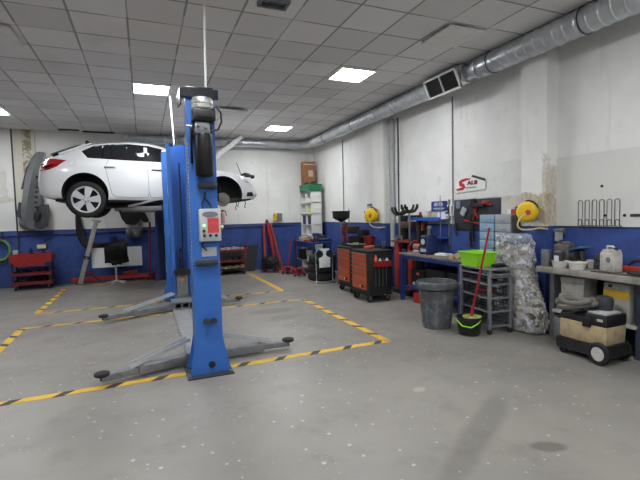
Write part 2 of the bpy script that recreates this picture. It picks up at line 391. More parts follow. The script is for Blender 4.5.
# spiral duct along the right wall, elbow, back run
DX, DZ, DR = 4.45, 3.535, .14
def spiral(a, b, r, step=.13):
    mb = MB(); a, b = Vector(a), Vector(b); L = (b-a).length; k = int(L/step); d = (b-a)/L; pts = []; rr = []
    for i in range(k+1):
        for o, q in ((-.016, 0), (-.007, .009), (.007, .009), (.016, 0)):
            pts.append(a+d*min(L, max(0, i*step+o))); rr.append(r+q)
    return mb.tube(pts, rr, 28)
t = thing('air_duct', 'long galvanised spiral air duct under the ceiling along the right wall', 'air duct', (DX, 6, DZ))
def dl(p): return (p[0]-DX, p[1]-6, p[2]-DZ)
spiral(dl((DX, -3.9, DZ)), dl((DX, 4.75, DZ)), DR).build('duct_run', ZINC, t, 20)
spiral(dl((DX, 5.72, DZ)), dl((DX, 11.2, DZ)), .125).build('duct_run', ZINC, t, 20)
mb = MB(); mb.tube([dl((DX, 11.2, DZ))]+[(-.4+.4*math.cos(a*PI/16), 5.2+.38*math.sin(a*PI/16), 0) for a in range(9)]+[dl((3.9, 11.58, DZ))], .125, 24); mb.build('elbow', ZINC, t, 20)
spiral(dl((3.95, 11.58, DZ)), dl((-.4, 11.58, DZ)), .1, .1).build('duct_run', ZINC, t, 20)
mb = MB(); mb.lathe([(DR, 0), (DR, .05), (.1, .16), (.1, .3)], dl((DX, 4.72, DZ)), 24, axis='-Y'); mb.build('reducer', ZINC, t)
mb = MB(); mb.box(dl((DX, 5.36, DZ)), (.24, .74, .25), bev=.01); mb.build('plenum_box', ZINC, t)
g = MB()
for sx, sz, dx, dz in ((0, 1, .74, .03), (0, -1, .74, .03), (1, 0, .03, .3), (-1, 0, .03, .3)): g.box((sx*.355, 0, sz*.135), (dx, .03, dz))
g.box((0, .0, 0), (.016, .03, .27))
gr = g.build('grille', WHITE, t); gr.location = dl((DX-.17, 5.36, DZ-.07)); gr.rotation_euler = (.45, 0, RW)
l = MB()
for i in range(8): l.box((0, .008, -.112+i*.032), (.68, .018, .006), rx=.5)
l.box((0, .018, 0), (.69, .004, .27)); l.build('louvres', BLACK, gr)
for y in (3.2, 4.5, 6.9, 8.6, 10.2):
    r_ = DR if y < 5.0 else .125
    mb = MB(); mb.cyl(dl((DX, y, DZ+r_)), dl((DX, y, ZC)), .005, n=6); mb.tube(arc((DX-DX, 0), r_+.006, 0, 360, 24, 'XZ', y-6)[:-1], .007, 6, closed=True); mb.build('hanger', DGREY, t)
# wall pipes / cables
for nm, y, r, x, lab, mt, z0 in (('downpipe', 7.5, .055, XR-.06, 'white vertical pipe beside the far pillar of the right wall', LGREY, .85), ('cable_conduit', 7.34, .014, XR-.016, 'thin dark cable running down next to the white pipe', DGREY, .9), ('cable_conduit', 5.72, .011, XR-.013, 'thin grey conduit below the duct grille, left of the sign', GREY, 1.3), ('cable_conduit', 9.9, .011, XR-.013, 'thin conduit on the right wall nearest the far corner', GREY, 1.3)):
    mb = MB(); mb.cyl((x, y, z0), (x, y, 3.42), r, n=14)
    for z in (1.6, 2.3, 3.0): mb.cyl((x, y, z-.012), (x, y, z+.012), r*1.25, n=14)
    solo(nm, mb, mt, lab, 'pipe')
mb = MB(); mb.cyl((-3.3, YB-.03, 1.22), (4.1, YB-.03, 1.26), .014, n=8)
for i in range(12): mb.box((-3.2+i*.63, YB-.025, 1.222+i*.0034), (.03, .046, .04))
solo('cable_conduit', mb, BLUE_STEEL, 'blue painted horizontal conduit along the top of the back wall dado', 'pipe')
# ------------------------------------------------------------------ two-post lifts
LY0 = 4.32
lift = thing('two_post_lift', 'empty blue two-post lift nearest the camera, arms lowered to the floor, power unit on top', 'car lift', (.54, LY0, 0))
def c_post(cx, cy, w, d, h, back, flare=.07):
    """C-section column; back = -1 when the closed face looks at the camera"""
    mb = MB(); th = .012; b = back
    o = [(-w/2, b*d/2), (w/2, b*d/2), (w/2, -b*d/2), (w/2-.06, -b*d/2), (w/2-.06, -b*(d/2-th)), (w/2-th, -b*(d/2-th)), (w/2-th, b*(d/2-th)), (-w/2+th, b*(d/2-th)), (-w/2+th, -b*(d/2-th)), (-w/2+.06, -b*(d/2-th)), (-w/2+.06, -b*d/2), (-w/2, -b*d/2)]
    mb.prism([(cx+x, cy+y) for x, y in o], .012, h, 'XY')
    for s in (-1, 1):                                    # foot gussets
        x0 = cx+s*w/2; mb.prism([(x0, .012), (x0+s*flare, .012), (x0, .36)], cy+b*d/2-.006, cy+b*d/2+.006, 'XZ')
        mb.prism([(x0, .012), (x0+s*flare, .012), (x0, .36)], cy-b*d/2-.006, cy-b*d/2+.006, 'XZ')
    return mb
p = c_post(.005, 0, .255, .25, 2.69, -1).build('post', BLUE_LIFT, lift)
MB().box((0, 0, .008), (.44, .42, .016), bev=.004).build('base_plate', DGREY, p)
mb = MB()
for x in (-.19, .19):
    for y in (-.17, 0, .17): mb.cyl((x, y, .016), (x, y, .034), .014, n=6)
mb.build('anchor_bolts', STEEL, p)
mb = MB(); mb.box((0, 0, 2.735), (.34, .31, .012)); mb.prism([(-.17, 2.74), (-.17, 2.665), (.17, 2.645), (.17, 2.74)], -.165, -.155); mb.prism([(-.155, 2.74), (.155, 2.74), (.155, 2.62), (-.155, 2.58)], -.18, -.17, 'YZ'); mb.box((0, -.02, 2.755), (.26, .2, .03), bev=.006)
mb.build('top_cover', M('dark glossy sheet metal', (58, 60, 64), .25, .6, .15), p)
mb = MB()
for i in range(34): mb.box((-.1235, -.07, 1.05+i*.036), (.003, .018, .016))
mb.build('hole_strip', WHITE, p)
MB().lathe([(.032, 0), (.032, .012), (.02, .016), (0, .016)], (.02, -.125, .1), 16, axis='Y').build('plug', BLACK, p)
# power unit
pu = MB().box((.02, -.15, 2.35), (.2, .05, .12)).build('power_unit', DGREY, lift); pu.location = (-.022, 0, -.005)
mb = MB(); mb.lathe([(.085, 0), (.1, .02), (.1, .05), (.094, .055), (.1, .06), (.1, .09), (.085, .115), (.04, .12)], (.03, -.235, 2.52), 26); mb.build('motor', ALU, pu)
mb = MB(); mb.box((.035, -.245, 2.475), (.205, .15, .11), bev=.012); mb.box((.04, -.332, 2.48), (.15, .012, .07), bev=.004); mb.build('terminal_box', BLACK, pu)
mb = MB(); mb.box((.02, -.23, 2.36), (.13, .12, .11), bev=.01); mb.cyl((-.02, -.29, 2.38), (-.02, -.33, 2.38), .018, n=10); mb.cyl((.05, -.29, 2.36), (.05, -.34, 2.36), .014, n=10); mb.cyl((-.07, -.23, 2.38), (-.12, -.23, 2.38), .012, n=8); mb.build('valve_block', STEEL, pu)
mb = MB(); mb.lathe([(.05, 0), (.078, .01), (.082, .03), (.082, .37), (.074, .39), (.03, .395)], (.03, -.23, 1.92), 22); mb.tube([(-.065, -.22, 2.35), (-.075, -.2, 2.25), (-.072, -.16, 2.05)], .012); mb.build('oil_tank', TANK, pu)
mb = MB(); mb.tube([(.08, -.33, 2.51), (.14, -.33, 2.55), (.185, -.31, 2.5), (.19, -.3, 2.42), (.16, -.29, 2.35), (.09, -.28, 2.33)], .009); mb.build('hose', BLACK, pu)
# brackets, control box, plates
for z, x0, x1 in ((1.84, -.05, .13), (1.11, -.1, .11)):
    mb = MB(); mb.box(((x0+x1)/2, -.16, z), (x1-x0, .07, .055), bev=.015); mb.build('rubber_bumper', DGREY, lift)
cb = MB().box((.045, -.165, 1.465), (.2, .08, .31), bev=.012).build('control_box', M('pale grey enclosure', (190, 196, 192), .5, 0, .12), lift)
mb = MB(); mb.lathe([(.075, 0), (.075, .004), (0, .004)], (.045, -.205, 1.565), 22, axis='Y'); o = mb.build('name_plate', STEEL, cb); 
for v in o.data.vertices: v.co.z = 1.565+(v.co.z-1.565)*.38
mb = MB(); mb.box((.07, -.207, 1.46), (.105, .004, .14)); mb.build('warning_label', REDLAB, cb)
for i in range(3): MB().lathe([(.014, 0), (.014, .012), (.009, .022), (0, .022)], (-.015+i*.055, -.205, 1.365), 12, axis='Y').build('button', BLACK, cb)
MB().lathe([(.016, 0), (.014, .014), (0, .018)], (-.015, -.205, 1.46), 14, axis='Y').build('pilot_lamp', GREENB, cb)
MB().lathe([(.016, 0), (.014, .01), (0, .014)], (-.015, -.205, 1.41), 14, axis='Y').build('stop_button', DRED, cb)
MB().lathe([(.018, 0), (.018, .025), (0, .025)], (.145, -.165, 1.44), 12, axis='X').build('switch', M('cream knob', (226, 210, 140), .5), cb)
for q_ in ([(-.01, -.165, 1.61), (-.02, -.15, 1.67), (.01, -.135, 1.72), (.02, -.13, 1.78)], [(.06, -.165, 1.61), (.06, -.15, 1.66), (.02, -.135, 1.71)], [(-.02, -.165, 1.31), (-.03, -.15, 1.27), (.01, -.135, 1.22)]): MB().tube(q_, .007).build('cable', BLACK, cb)
mb = MB(); mb.box((.035, -.127, 1.205), (.14, .004, .085)); mb.build('data_plate', M('worn aluminium label', (196, 200, 204), .45, .3, .35, ds=40), lift)
mb = MB(); mb.box((.02, -.135, .53), (.13, .02, .03)); mb.cyl((-.02, -.14, .54), (-.02, -.19, .54), .024, n=14); mb.cyl((.055, -.14, .54), (.055, -.19, .54), .024, n=14); mb.build('door_stops', DGREY, lift)
# near carriage, far post with carriage
fy = 7.87-LY0; fx = .05
p2 = c_post(fx, fy, .34, .25, 2.82, 1, .06).build('post', BLUE_LIFT, lift)
MB().box((fx, fy, .008), (.5, .42, .016), bev=.004).build('base_plate', DGREY, p2)
MB().box((fx-.1, fy-.1, 2.79), (.06, .05, .05)).build('cable_guide', BLUE_STEEL, p2)
mb = MB()
for i in range(3): mb.box((fx-.171, fy, .62+i*.7), (.003, .03, .2))
mb.build('slots', WHITE, p2)
ca = MB()
ca.box((fx-.01, fy-.12, .3), (.19, .12, .5), bev=.008); ca.prism([(fx-.2, .03), (fx+.18, .03), (fx+.18, .09), (fx+.085, .2), (fx-.105, .2), (fx-.2, .09)], fy-.2, fy-.06)
ca.box((fx-.01, fy-.36, .14), (.42, .34, .025)); ca.box((fx-.01, fy-.36, .035), (.42, .34, .02))
for x in (-.17, -.06, .06, .15): ca.box((fx+x, fy-.36, .085), (.02, .3, .09))
c = ca.build('carriage', GREY, lift)
mb = MB(); mb.prism([(fx-.15, .6), (fx-.12, .55), (fx+.1, .55), (fx+.14, .6), (fx+.12, .65), (fx-.13, .65)], fy-.22, fy-.04); mb.build('rubber_saddle', BLACK, c)
mb = MB(); mb.cyl((fx, fy-.03, .6), (fx, fy-.03, 1.0), .03, n=12); mb.cyl((fx+.03, fy-.03, 1.), (fx+.03, fy-.03, 2.5), .012, n=8); mb.box((fx-.02, fy-.05, .9), (.05, .05, .12)); mb.build('lift_cylinder', BLACK, c)
mb = MB(); mb.lathe([(.03, 0), (.03, .004), (0, .004)], (fx-.01, fy-.18, .47), 16, axis='Y'); mb.build('sticker', M('orange round sticker', (206, 130, 50), .5), c)
ca = MB(); ca.box((0, .12, .3), (.2, .12, .5), bev=.008); ca.box((0, .27, .14), (.4, .24, .025)); ca.box((0, .27, .035), (.4, .24, .02))
for x in (-.17, -.06, .06, .17): ca.box((x, .27, .085), (.02, .2, .09))
ca.build('carriage', GREY, lift)
mb = MB(); mb.box((-.02, (fy+.0)/2+.05, .012), (.28, fy-.75, .02), bev=.004); mb.box((-.13, (fy)/2+.05, .02), (.02, fy-.75, .03)); mb.box((.09, fy/2+.05, .02), (.02, fy-.75, .03))
mb.build('floor_plate', M('worn light floor plate', (152, 154, 156), .5, .2, .4), lift)
def arm(root, a, b, z, mat=GREY, padz=.012, brace=True):
    a, b = Vector((*a, z)), Vector((*b, z)); d = b-a; L = d.length; ang = math.atan2(d.y, d.x)
    mb = MB().at(a, ang); mb.box((L*.31, 0, 0), (L*.62, .13, .085), bev=.008); mb.box((L*.6, 0, .05), (.06, .1, .03))
    o = mb.build('arm', mat, root)
    MB().at(a, ang).box((L*.78, 0, -.005), (L*.46, .085, .06), bev=.006).build('arm_extension', mat, o)
    mb = MB().at(b); mb.cyl((0, 0, -.03), (0, 0, padz), .02, n=10); mb.lathe([(.055, 0), (.068, .01), (.068, .03), (.055, .036)], (0, 0, padz), 18); mb.build('lift_pad', RUBBER, o)
    if brace:
        mb = MB().at(a, ang)
        for s in (-1, 1):
            p0, p1 = Vector((.0, s*.045, .2)), Vector((L*.72, s*.045, .05)); dd = p1-p0
            mb.box((p0+p1)/2, (dd.length, .012, .035), ry=-math.atan2(dd.z, dd.x))
        mb.build('brace', LGREY, o)
    return o
arm(lift, (-.16, .28), (-.96, .05), .075); arm(lift, (.16, .3), (.94, .3), .075)
arm(lift, (fx-.18, fy-.42), (-1.15, 7.0-LY0), .085); arm(lift, (fx+.16, fy-.4), (.95, 7.4-LY0), .085)

lift2 = thing('two_post_lift', 'second blue two-post lift behind the first, its arms raised under the white car', 'car lift', (.5, 8.5, 0))
p = c_post(.03, 0, .34, .25, 2.76, -1).build('post', BLUE_LIFT, lift2)
MB().box((.03, 0, .008), (.46, .42, .016)).build('base_plate', DGREY, p)
MB().box((-.06, 0, 2.775), (.14, .2, .03)).build('cap', WHITE, p)
mb = MB()
for i in range(3): mb.box((-.141, 0, .62+i*.7), (.003, .03, .2))
mb.build('slots', WHITE, p)
p = c_post(-.06, 2.95, .34, .25, 2.5, 1).build('post', BLUE_STEEL, lift2)
MB().box((-.06, 2.95, .008), (.46, .42, .016)).build('base_plate', DGREY, p)
for y, s, x in ((.14, 1, .03), (2.8, -1, -.06)):
    mb = MB(); mb.box((x, y-s*.0, 1.85), (.2, .12, .5)); mb.box((x, y+s*.13, 1.755), (.4, .2, .11)); mb.build('carriage', DGREY, lift2)
for a, b in (((-.1, .3), (-.98, .75)), ((.15, .3), (.75, .7)), ((-.18, 2.65), (-.95, 2.3)), ((.05, 2.65), (.75, 2.3))):
    arm(lift2, a, b, 1.74, GREY, .02, True)
# white conduits from the posts up to the ceiling
solo('ceiling_conduit', MB().cyl((0, 0, 2.69), (.03, .06, ZC), .012, n=10), WHITE, 'thin white conduit rising to the ceiling from the near lift post', 'pipe', (.62, 4.34, 0))
solo('ceiling_conduit', MB().cyl((0, 0, 2.80), (-.03, .06, ZC), .014, n=10), WHITE, 'thin white conduit rising to the ceiling from the farther blue lift post', 'pipe', (.56, 7.9, 0))
mb = MB(); mb.at((1.95, 11.2, 3.2), ry=-.68).box((0, 0, 0), (1.42, .07, .11), bev=.008)
solo('roof_brace', mb, WHITE, 'white slanting beam running up to the ceiling beyond the near lift post', 'beam')

# ------------------------------------------------------------------ the white car
car = thing('hatchback_car', 'white hatchback car raised high on the lift, front bumper and front wheel removed', 'car', (-.03, 9.76, 1.585))
ST = [(-1.70, .52, .66, .72, .60, .48), (-1.67, .43, .80, .93, .74, .58), (-1.56, .37, .95, 1.10, .82, .60), (-1.30, .34, 1.0, 1.215, .87, .60), (-1.05, .32, 1.0, 1.325, .888, .62),
      (-.75, .30, .99, 1.395, .893, .63), (-.37, .29, .98, 1.44, .893, .64), (.03, .28, .97, 1.452, .893, .64), (.40, .28, .96, 1.40, .893, .63), (.80, .28, .95, 1.18, .893, .66),
      (1.10, .28, .935, 1.0, .893, .72), (1.45, .28, .88, .945, .888, .74), (1.85, .28, .80, .87, .875, .72), (2.10, .29, .70, .775, .83, .68), (2.26, .32, .56, .62, .75, .6), (2.33, .38, .46, .50, .66, .5)]
def cr(p0, p1, p2, p3, t): return .5*((2*p1)+(-p0+p2)*t+(2*p0-5*p1+4*p2-p3)*t*t+(-p0+3*p1-3*p2+p3)*t**3)
def spline(P, k):
    out = []
    for i in range(len(P)-1):
        a, b, c_, d = P[max(i-1, 0)], P[i], P[i+1], P[min(i+2, len(P)-1)]
        for j in range(k): out.append(tuple(cr(a[q], b[q], c_[q], d[q], j/k) for q in range(len(b))))
    return out+[tuple(P[-1])]
def ring_pts(s):
    x, zb, zs, zr, w, wr = s; hh = zs-zb
    P = [(0, zb), (w*.6, zb), (w*.9, zb+.015), (w*.97, zb+.09), (w*.995, zb+hh*.4), (w, zb+hh*.65), (w*.985, zs-.07), (w*.95, zs), (wr*.35+w*.61, zs+(zr-zs)*.3), (wr+(w-wr)*.27, zr-(zr-zs)*.26), (wr, zr-.03), (wr*.8, zr), (0, zr+.018)]
    return spline(P, 3)
rings = [ring_pts(s) for s in spline(ST, 5)]; xs = [s[0] for s in spline(ST, 5)]
n = len(rings[0]); bm = bmesh.new(); grid = []
for x, r in zip(xs, rings):
    full = [(y, z) for y, z in r]+[(-y, z) for y, z in reversed(r[1:-1])]
    grid.append([bm.verts.new((x, y, z)) for y, z in full])
k = len(grid[0])
for a, b in zip(grid, grid[1:]):
    for j in range(k): bm.faces.new((a[j], a[(j+1) % k], b[(j+1) % k], b[j]))
bm.faces.new(list(reversed(grid[0]))); bm.faces.new(grid[-1])
bmesh.ops.recalc_face_normals(bm, faces=bm.faces)
me = bpy.data.meshes.new('body'); bm.to_mesh(me)
bvh = BVHTree.FromBMesh(bm); bm.free()
body = bpy.data.objects.new('body', me); C.objects.link(body)
LINER = M('black wheel arch liner', (16, 16, 17), .85, 0, .3)
me.materials.append(CARW); me.materials.append(LINER); me.materials.append(M('dark underbody', (40, 42, 44), .8, 0, .5))
ARCH = [(-.93, .44, .385), (1.58, .40, .395)]
cut = []
for x, z, r in ARCH:
    for s in (-1, 1):
        mb = MB(); mb.lathe([(r, 0), (r, .5)], (x, -1.05 if s < 0 else .55, z), 40, axis='-Y'); o = mb.build('cut', LINER); cut.append(o)
        md = body.modifiers.new('b', 'BOOLEAN'); md.operation = 'DIFFERENCE'; md.object = o; md.solver = 'EXACT'
bpy.context.view_layer.update()
dg = bpy.context.evaluated_depsgraph_get(); me2 = bpy.data.meshes.new_from_object(body.evaluated_get(dg))
body.modifiers.clear(); body.data = me2; me2.name = 'body'
for o in cut: bpy.data.objects.remove(o)
for p_ in me2.polygons:
    c_ = p_.center; p_.use_smooth = True; mi = 0
    for x, z, r in ARCH:
        if math.hypot(c_.x-x, c_.z-z) < r+.004 and abs(c_.y) < .888:
            rad = Vector((c_.x-x, 0, c_.z-z)); 
            if rad.length < r*.97 or abs(p_.normal.dot(rad.normalized())) > .9 and p_.normal.dot(rad) < 0: mi = 1
    if mi == 0 and p_.normal.z < -.8 and c_.z < .36: mi = 2
    p_.material_index = mi
me2.set_sharp_from_angle(angle=math.radians(40)); body.parent = car
def side_y(x, z, s=-1):
    h = bvh.ray_cast(Vector((x, 2*s, z)), Vector((0, -s, 0)))
    return h[0].y if h[0] else None
def patch(poly, lift=.004, s=-1, cuts=5):
    """a thin skin lying on the car's side along the outline poly (x, z)"""
    b_ = bmesh.new(); b_.faces.new([b_.verts.new((x, 0, z)) for x, z in poly])
    bmesh.ops.triangulate(b_, faces=b_.faces)
    for _ in range(cuts-2): bmesh.ops.subdivide_edges(b_, edges=[e for e in b_.edges if e.calc_length() > .06], cuts=1)
    bmesh.ops.triangulate(b_, faces=b_.faces)
    last = s*.8
    for v in b_.verts:
        y = side_y(v.co.x, v.co.z, s); last = y if y is not None else last; v.co.y = last+s*lift
    r = bmesh.ops.extrude_face_region(b_, geom=list(b_.faces))
    for v in r['geom']:
        if isinstance(v, bmesh.types.BMVert): v.co.y -= s*(lift+.006)
    b_.verts.index_update(); mb = MB(); mb.add([v.co.copy() for v in b_.verts], [[v.index for v in f.verts] for f in b_.faces], 0, True); b_.free(); return mb
def strip_on_car(path, w=.008, s=-1):
    mb = MB(); pts = []
    for (x0, z0), (x1, z1) in zip(path, path[1:]):
        kk = max(2, int(math.hypot(x1-x0, z1-z0)/.04))
        pts += [(x0+(x1-x0)*i/kk, z0+(z1-z0)*i/kk) for i in range(kk)]
    pts.append(path[-1]); q = []
    for x, z in pts:
        y = side_y(x, z, s)
        if y is not None: q.append((x, y, z))
    mb.tube(q, w/2, 6); return mb
BTRIM = M('gloss black window trim', (12, 12, 13), .15, 0, 0)
for s in (-1, 1):
    patch([(-.97, 1.235), (-.87, 1.11), (-.18, 1.075), (.5, 1.05), (1.02, .99), (.78, 1.14), (.48, 1.31), (.2, 1.375), (-.16, 1.40), (-.5, 1.385), (-.77, 1.345)], .003, s).build('window_trim', BTRIM, body)
    for poly in ([(-.93, 1.235), (-.85, 1.125), (-.64, 1.112), (-.62, 1.36), (-.76, 1.325)], [(-.60, 1.11), (.10, 1.08), (.10, 1.365), (-.16, 1.385), (-.5, 1.37), (-.6, 1.355)], [(.16, 1.077), (.5, 1.062), (.96, 1.0), (.75, 1.13), (.46, 1.295), (.2, 1.36), (.16, 1.363)]):
        patch(poly, .008, s).build('side_window', GLASSD, body)
    patch([(-1.615, 1.04), (-1.56, 1.085), (-1.4, 1.085), (-1.21, 1.055), (-1.36, .93), (-1.5, .87), (-1.645, .85)], .012, s).build('tail_light', LENSR, body)
    patch([(-1.6, .95), (-1.4, .975), (-1.47, .92), (-1.61, .89)], .018, s).build('reflector', M('dark lamp glass', (60, 20, 24), .2), body)
    patch([(1.98, .80), (2.13, .735), (2.17, .66), (2.08, .66), (1.98, .73)], .006, s).build('headlight', LENSW, body)
    patch([(2.09, .46), (2.2, .47), (2.24, .38), (2.07, .38)], .006, s).build('fog_light_recess', BLACK, body)
    mb = strip_on_car([(-.52, 1.08), (-.58, .93), (-.49, .45), (-.42, .38), (.13, .36), (.16, .45), (.15, 1.06)], .007, s)
    mb2 = strip_on_car([(.16, .45), (.2, .36), (1.0, .36), (1.1, .45), (1.12, .95)], .007, s); o_ = len(mb.v); mb.v += mb2.v; mb.f += [tuple(i+o_ for i in f) for f in mb2.f]; mb.m += mb2.m; mb.sm += mb2.sm
    mb.build('door_seams', M('panel gap shadow grey', (84, 86, 88), .6, 0, 0), body)
    strip_on_car([(-1.12+.065*math.cos(a*PI/8), 1.005+.065*math.sin(a*PI/8)) for a in range(17)], .005, s).build('fuel_flap' if s < 0 else 'panel_seam', M('soft grey seam', (176, 178, 180), .5, 0, 0), body)
    for hx, hz in ((-.5, .945), (.32, .905)):
        y = side_y(hx, hz, s); mb = MB(); mb.tube([(hx-.09, y-s*.005, hz), (hx-.07, y+s*.03, hz+.003), (hx+.06, y+s*.03, hz), (hx+.08, y-s*.005, hz-.003)], [.012, .015, .015, .012], 8); dh = mb.build('door_handle', CARW, body); strip_on_car([(hx-.1, hz-.022), (hx+.09, hz-.026)], .016, s).build('handle_shadow', M('painted handle shadow grey', (120, 122, 126), .5), dh)  # grey strip below each handle paints the shadow it casts
    y = side_y(.75, 1.03, s); mb = MB(); mb.ball((.78, y+s*.1, 1.08), (.07, .1, .06)); mb.cyl((.78, y, 1.03), (.78, y+s*.06, 1.06), .025); mb.build('side_mirror', CARW, body)
mb = MB(); mb.prism([(-1.5, 1.165), (-1.45, 1.205), (-1.05, 1.36), (-.98, 1.375), (-1.0, 1.335), (-1.1, 1.30)], -.6, .6); mb.build('spoiler', M('dark spoiler edge', (46, 48, 52), .3, 0, .1), body)
mb = MB(); mb.prism([(-1.36, 1.205), (-1.0, 1.352), (-.82, 1.412), (-.8, 1.40), (-1.0, 1.32), (-1.35, 1.17)], -.61, .61); mb.build('hatch_top', CARW, body)
mb = MB(); mb.prism([(-.98, 1.41), (-.78, 1.42), (-.80, 1.45), (-.94, 1.56), (-.97, 1.54)], -.03, .03); mb.build('roof_antenna', BLACK, body)
mb = MB(); mb.box((-1.5, 0, .46), (.34, 1.36, .12), bev=.03); mb.box((-1.3, 0, .36), (.3, 1.3, .1), bev=.02); mb.build('rear_bumper_valance', BLACK, body)
mb = MB(); mb.prism([(1.66, .24), (2.2, .36), (2.24, .42), (2.0, .36), (1.7, .34)], -.7, .7); mb.build('splash_shield', BLACK, body)
for x, y, L in ((1.86, -.7, .2), (2.05, -.72, .16), (1.95, -.5, .14)): MB().tube([(x, y, .32), (x+.02, y, .32-L*.5), (x-.01, y, .32-L), (x+.02, y, .30-L)], .009).build('hanging_wire', BLACK, body)
mb = MB(); mb.ball((2.17, -.62, .83), (.1, .1, .035)); mb.ball((2.26, -.62, .81), (.05, .05, .045)); mb.tube([(2.02, -.62, .84), (2.1, -.62, .87), (2.2, -.62, .85)], .025); mb.build('loose_headlamp_bracket', BLACK, body)
MB().cyl((2.02, -.66, .80), (1.92, -.64, 1.1), .008, n=6).build('bonnet_stay', DGREY, body)
mb = MB(); mb.box((.1, 0, .24), (2.6, .5, .1), bev=.03); mb.tube([(-1.4, .3, .3), (-.6, .2, .24), (.6, .1, .22)], .05); mb.box((-.9, 0, .3), (.2, 1.3, .12), bev=.03); mb.box((1.55, 0, .32), (.25, 1.2, .12), bev=.03); mb.build('chassis', M('sooty chassis metal', (46, 46, 48), .7, .2, .5), car)
def wheel(y, s):
    w = MB(); w.lathe([(.243, -.1), (.275, -.112), (.315, -.1), (.332, -.07), (.334, 0), (.332, .07), (.315, .1), (.275, .112), (.243, .1), (.243, -.1)], (0, 0, 0), 44, axis='Y'); t_ = w.build('wheel', RUBBER, car, 50)
    r = MB(); r.lathe([(.240, .09), (.25, .09), (.25, -.1), (.228, -.1), (.215, -.08), (.215, .05), (.240, .09)], (0, 0, 0), 44, axis='-Y')
    for i in range(5):
        a = PI/2+i*2*PI/5
        P = [(-.034, .03), (.034, .03), (.066, .21), (.06, .23), (-.06, .23), (-.066, .21)]
        P = [(x*math.cos(a-PI/2)-z*math.sin(a-PI/2), x*math.sin(a-PI/2)+z*math.cos(a-PI/2)) for x, z in P]
        r.prism(P, -.092, -.06)
    r.lathe([(.055, -.03), (.06, .075), (.05, .095), (.028, .1), (0, .1)], (0, 0, 0), 20, axis='Y'); rim = r.build('rim', ALLOY, t_, 30)
    h = MB(); h.lathe([(.214, .0), (.214, .05), (0, .05)], (0, .03, 0), 30, axis='Y'); h.build('brake_drum', BLACKM, t_)
    b_ = MB()
    for i in range(5):
        a = PI/2+PI/5+i*2*PI/5; b_.cyl((.042*math.cos(a), -.09, .042*math.sin(a)), (.042*math.cos(a), -.1, .042*math.sin(a)), .009, n=6)
    b_.build('wheel_nuts', DGREY, t_)
    t_.location = (-.92, y, .333); t_.rotation_euler = (0, .25, 0 if s < 0 else PI)
wheel(-.79, -1); wheel(.79, 1)
for s in (-1, 1):
    d = MB(); d.lathe([(.05, 0), (.145, 0), (.145, .022), (.08, .022), (.075, .06), (.03, .065), (.028, .09), (0, .09)], (1.585, s*.72, .315), 30, axis='Y' if s < 0 else '-Y'); dd_ = d.build('brake_disc', M('rusty brake disc', (122, 116, 110), .45, .6, .4, (80, 60, 50)), car)
    d = MB(); d.box((1.47, s*.72, .36), (.08, .1, .16), bev=.02); d.cyl((1.585, s*.3, .33), (1.585, s*.72, .33), .04); d.tube([(1.56, s*.6, .38), (1.54, s*.55, .62), (1.53, s*.5, .76)], .045); d.build('caliper_and_strut', BLACKM, car)
# ------------------------------------------------------------------ along the back wall
# green hose on a hook
mb = MB()
for i in range(5):
    r = .17+.012*(i % 3); mb.tube([(r*math.cos(a*PI/14)*.95, -.016-.022*i+.006*math.sin(a), r*1.25*math.sin(a*PI/14)) for a in range(28)], .013, 8, closed=True)
mb.tube([(.12, -.05, -.17), (.06, -.04, -.3), (-.08, -.04, -.33), (-.2, -.04, -.28)], .012)
solo('air_hose', mb, GHOSE, 'coiled green hose hanging low on the back wall at the left edge', 'hose', (-3.06, YB, .9))
t = thing('wall_hook', 'small dark wall hook with red tip above the green hose', 'hook', (-3.02, YB, 1.18))
MB().box((0, -.012, .05), (.03, .024, .2)).build('plate', BLACK, t); MB().tube([(0, -.02, -.02), (0, -.14, -.04), (0, -.14, .0)], .012).build('prong', DRED, t)
# red tool trolley
def castor(root, x, y, r=.05, h=.1):
    mb = MB(); mb.cyl((x-.016, y, r), (x+.016, y, r), r, n=14); o = mb.build('caster', RUBBER, root)
    m2 = MB(); m2.prism([(y-.02, h), (y+.03, h), (y+.012, r-.01), (y-.012, r-.01)], x-.024, x-.018, 'YZ'); m2.prism([(y-.02, h), (y+.03, h), (y+.012, r-.01), (y-.012, r-.01)], x+.018, x+.024, 'YZ'); m2.box((x, y, h), (.05, .06, .008)); m2.build('fork', STEEL, o)
t = thing('tool_trolley', 'red three-tier tool trolley at the back wall beside the green hose', 'trolley', (-2.38, 11.5, 0))
MB().tray((0, 0, .62), (.8, .42, .2), .01).build('drawer_tray', RED, t)
mb = MB(); mb.box((-.03, -.2, .6), (.6, .03, .13)); mb.box((.0, -.22, .66), (.2, .012, .02)); mb.build('drawer', RED, t)
for z in (.33, .12): MB().tray((0, 0, z), (.78, .42, .07), .01).build('shelf_tray', DRED, t)
for sx in (-1, 1):
    for sy in (-1, 1): MB().box((sx*.36, sy*.18, .37), (.035, .035, .54)).build('post', BLACK, t)
MB().tube([(.4, -.15, .78), (.47, -.15, .8), (.47, .15, .8), (.4, .15, .78)], .014).build('handle', BLACK, t)
for sx in (-1, 1):
    for sy in (-1, 1): castor(t, sx*.32, sy*.16)
mb = MB()
for i in range(14): mb.box((-.33+i*.05, random.uniform(-.12, .12), .2+.02*(i % 2)), (.04, .16, .03+.03*(i % 3)), rz=random.uniform(-.5, .5)); 
for i in range(10): mb.box((-.3+i*.065, random.uniform(-.1, .1), .42), (.05, .14, .04+.02*(i % 3)), rz=random.uniform(-.5, .5))
mb.build('loose_tools', BLACKM, t)['kind'] = 'stuff'
t = thing('display_unit', 'grey boxy unit with a pale lit screen on top of the red three-tier trolley', 'display', (-2.16, 11.48, .631))
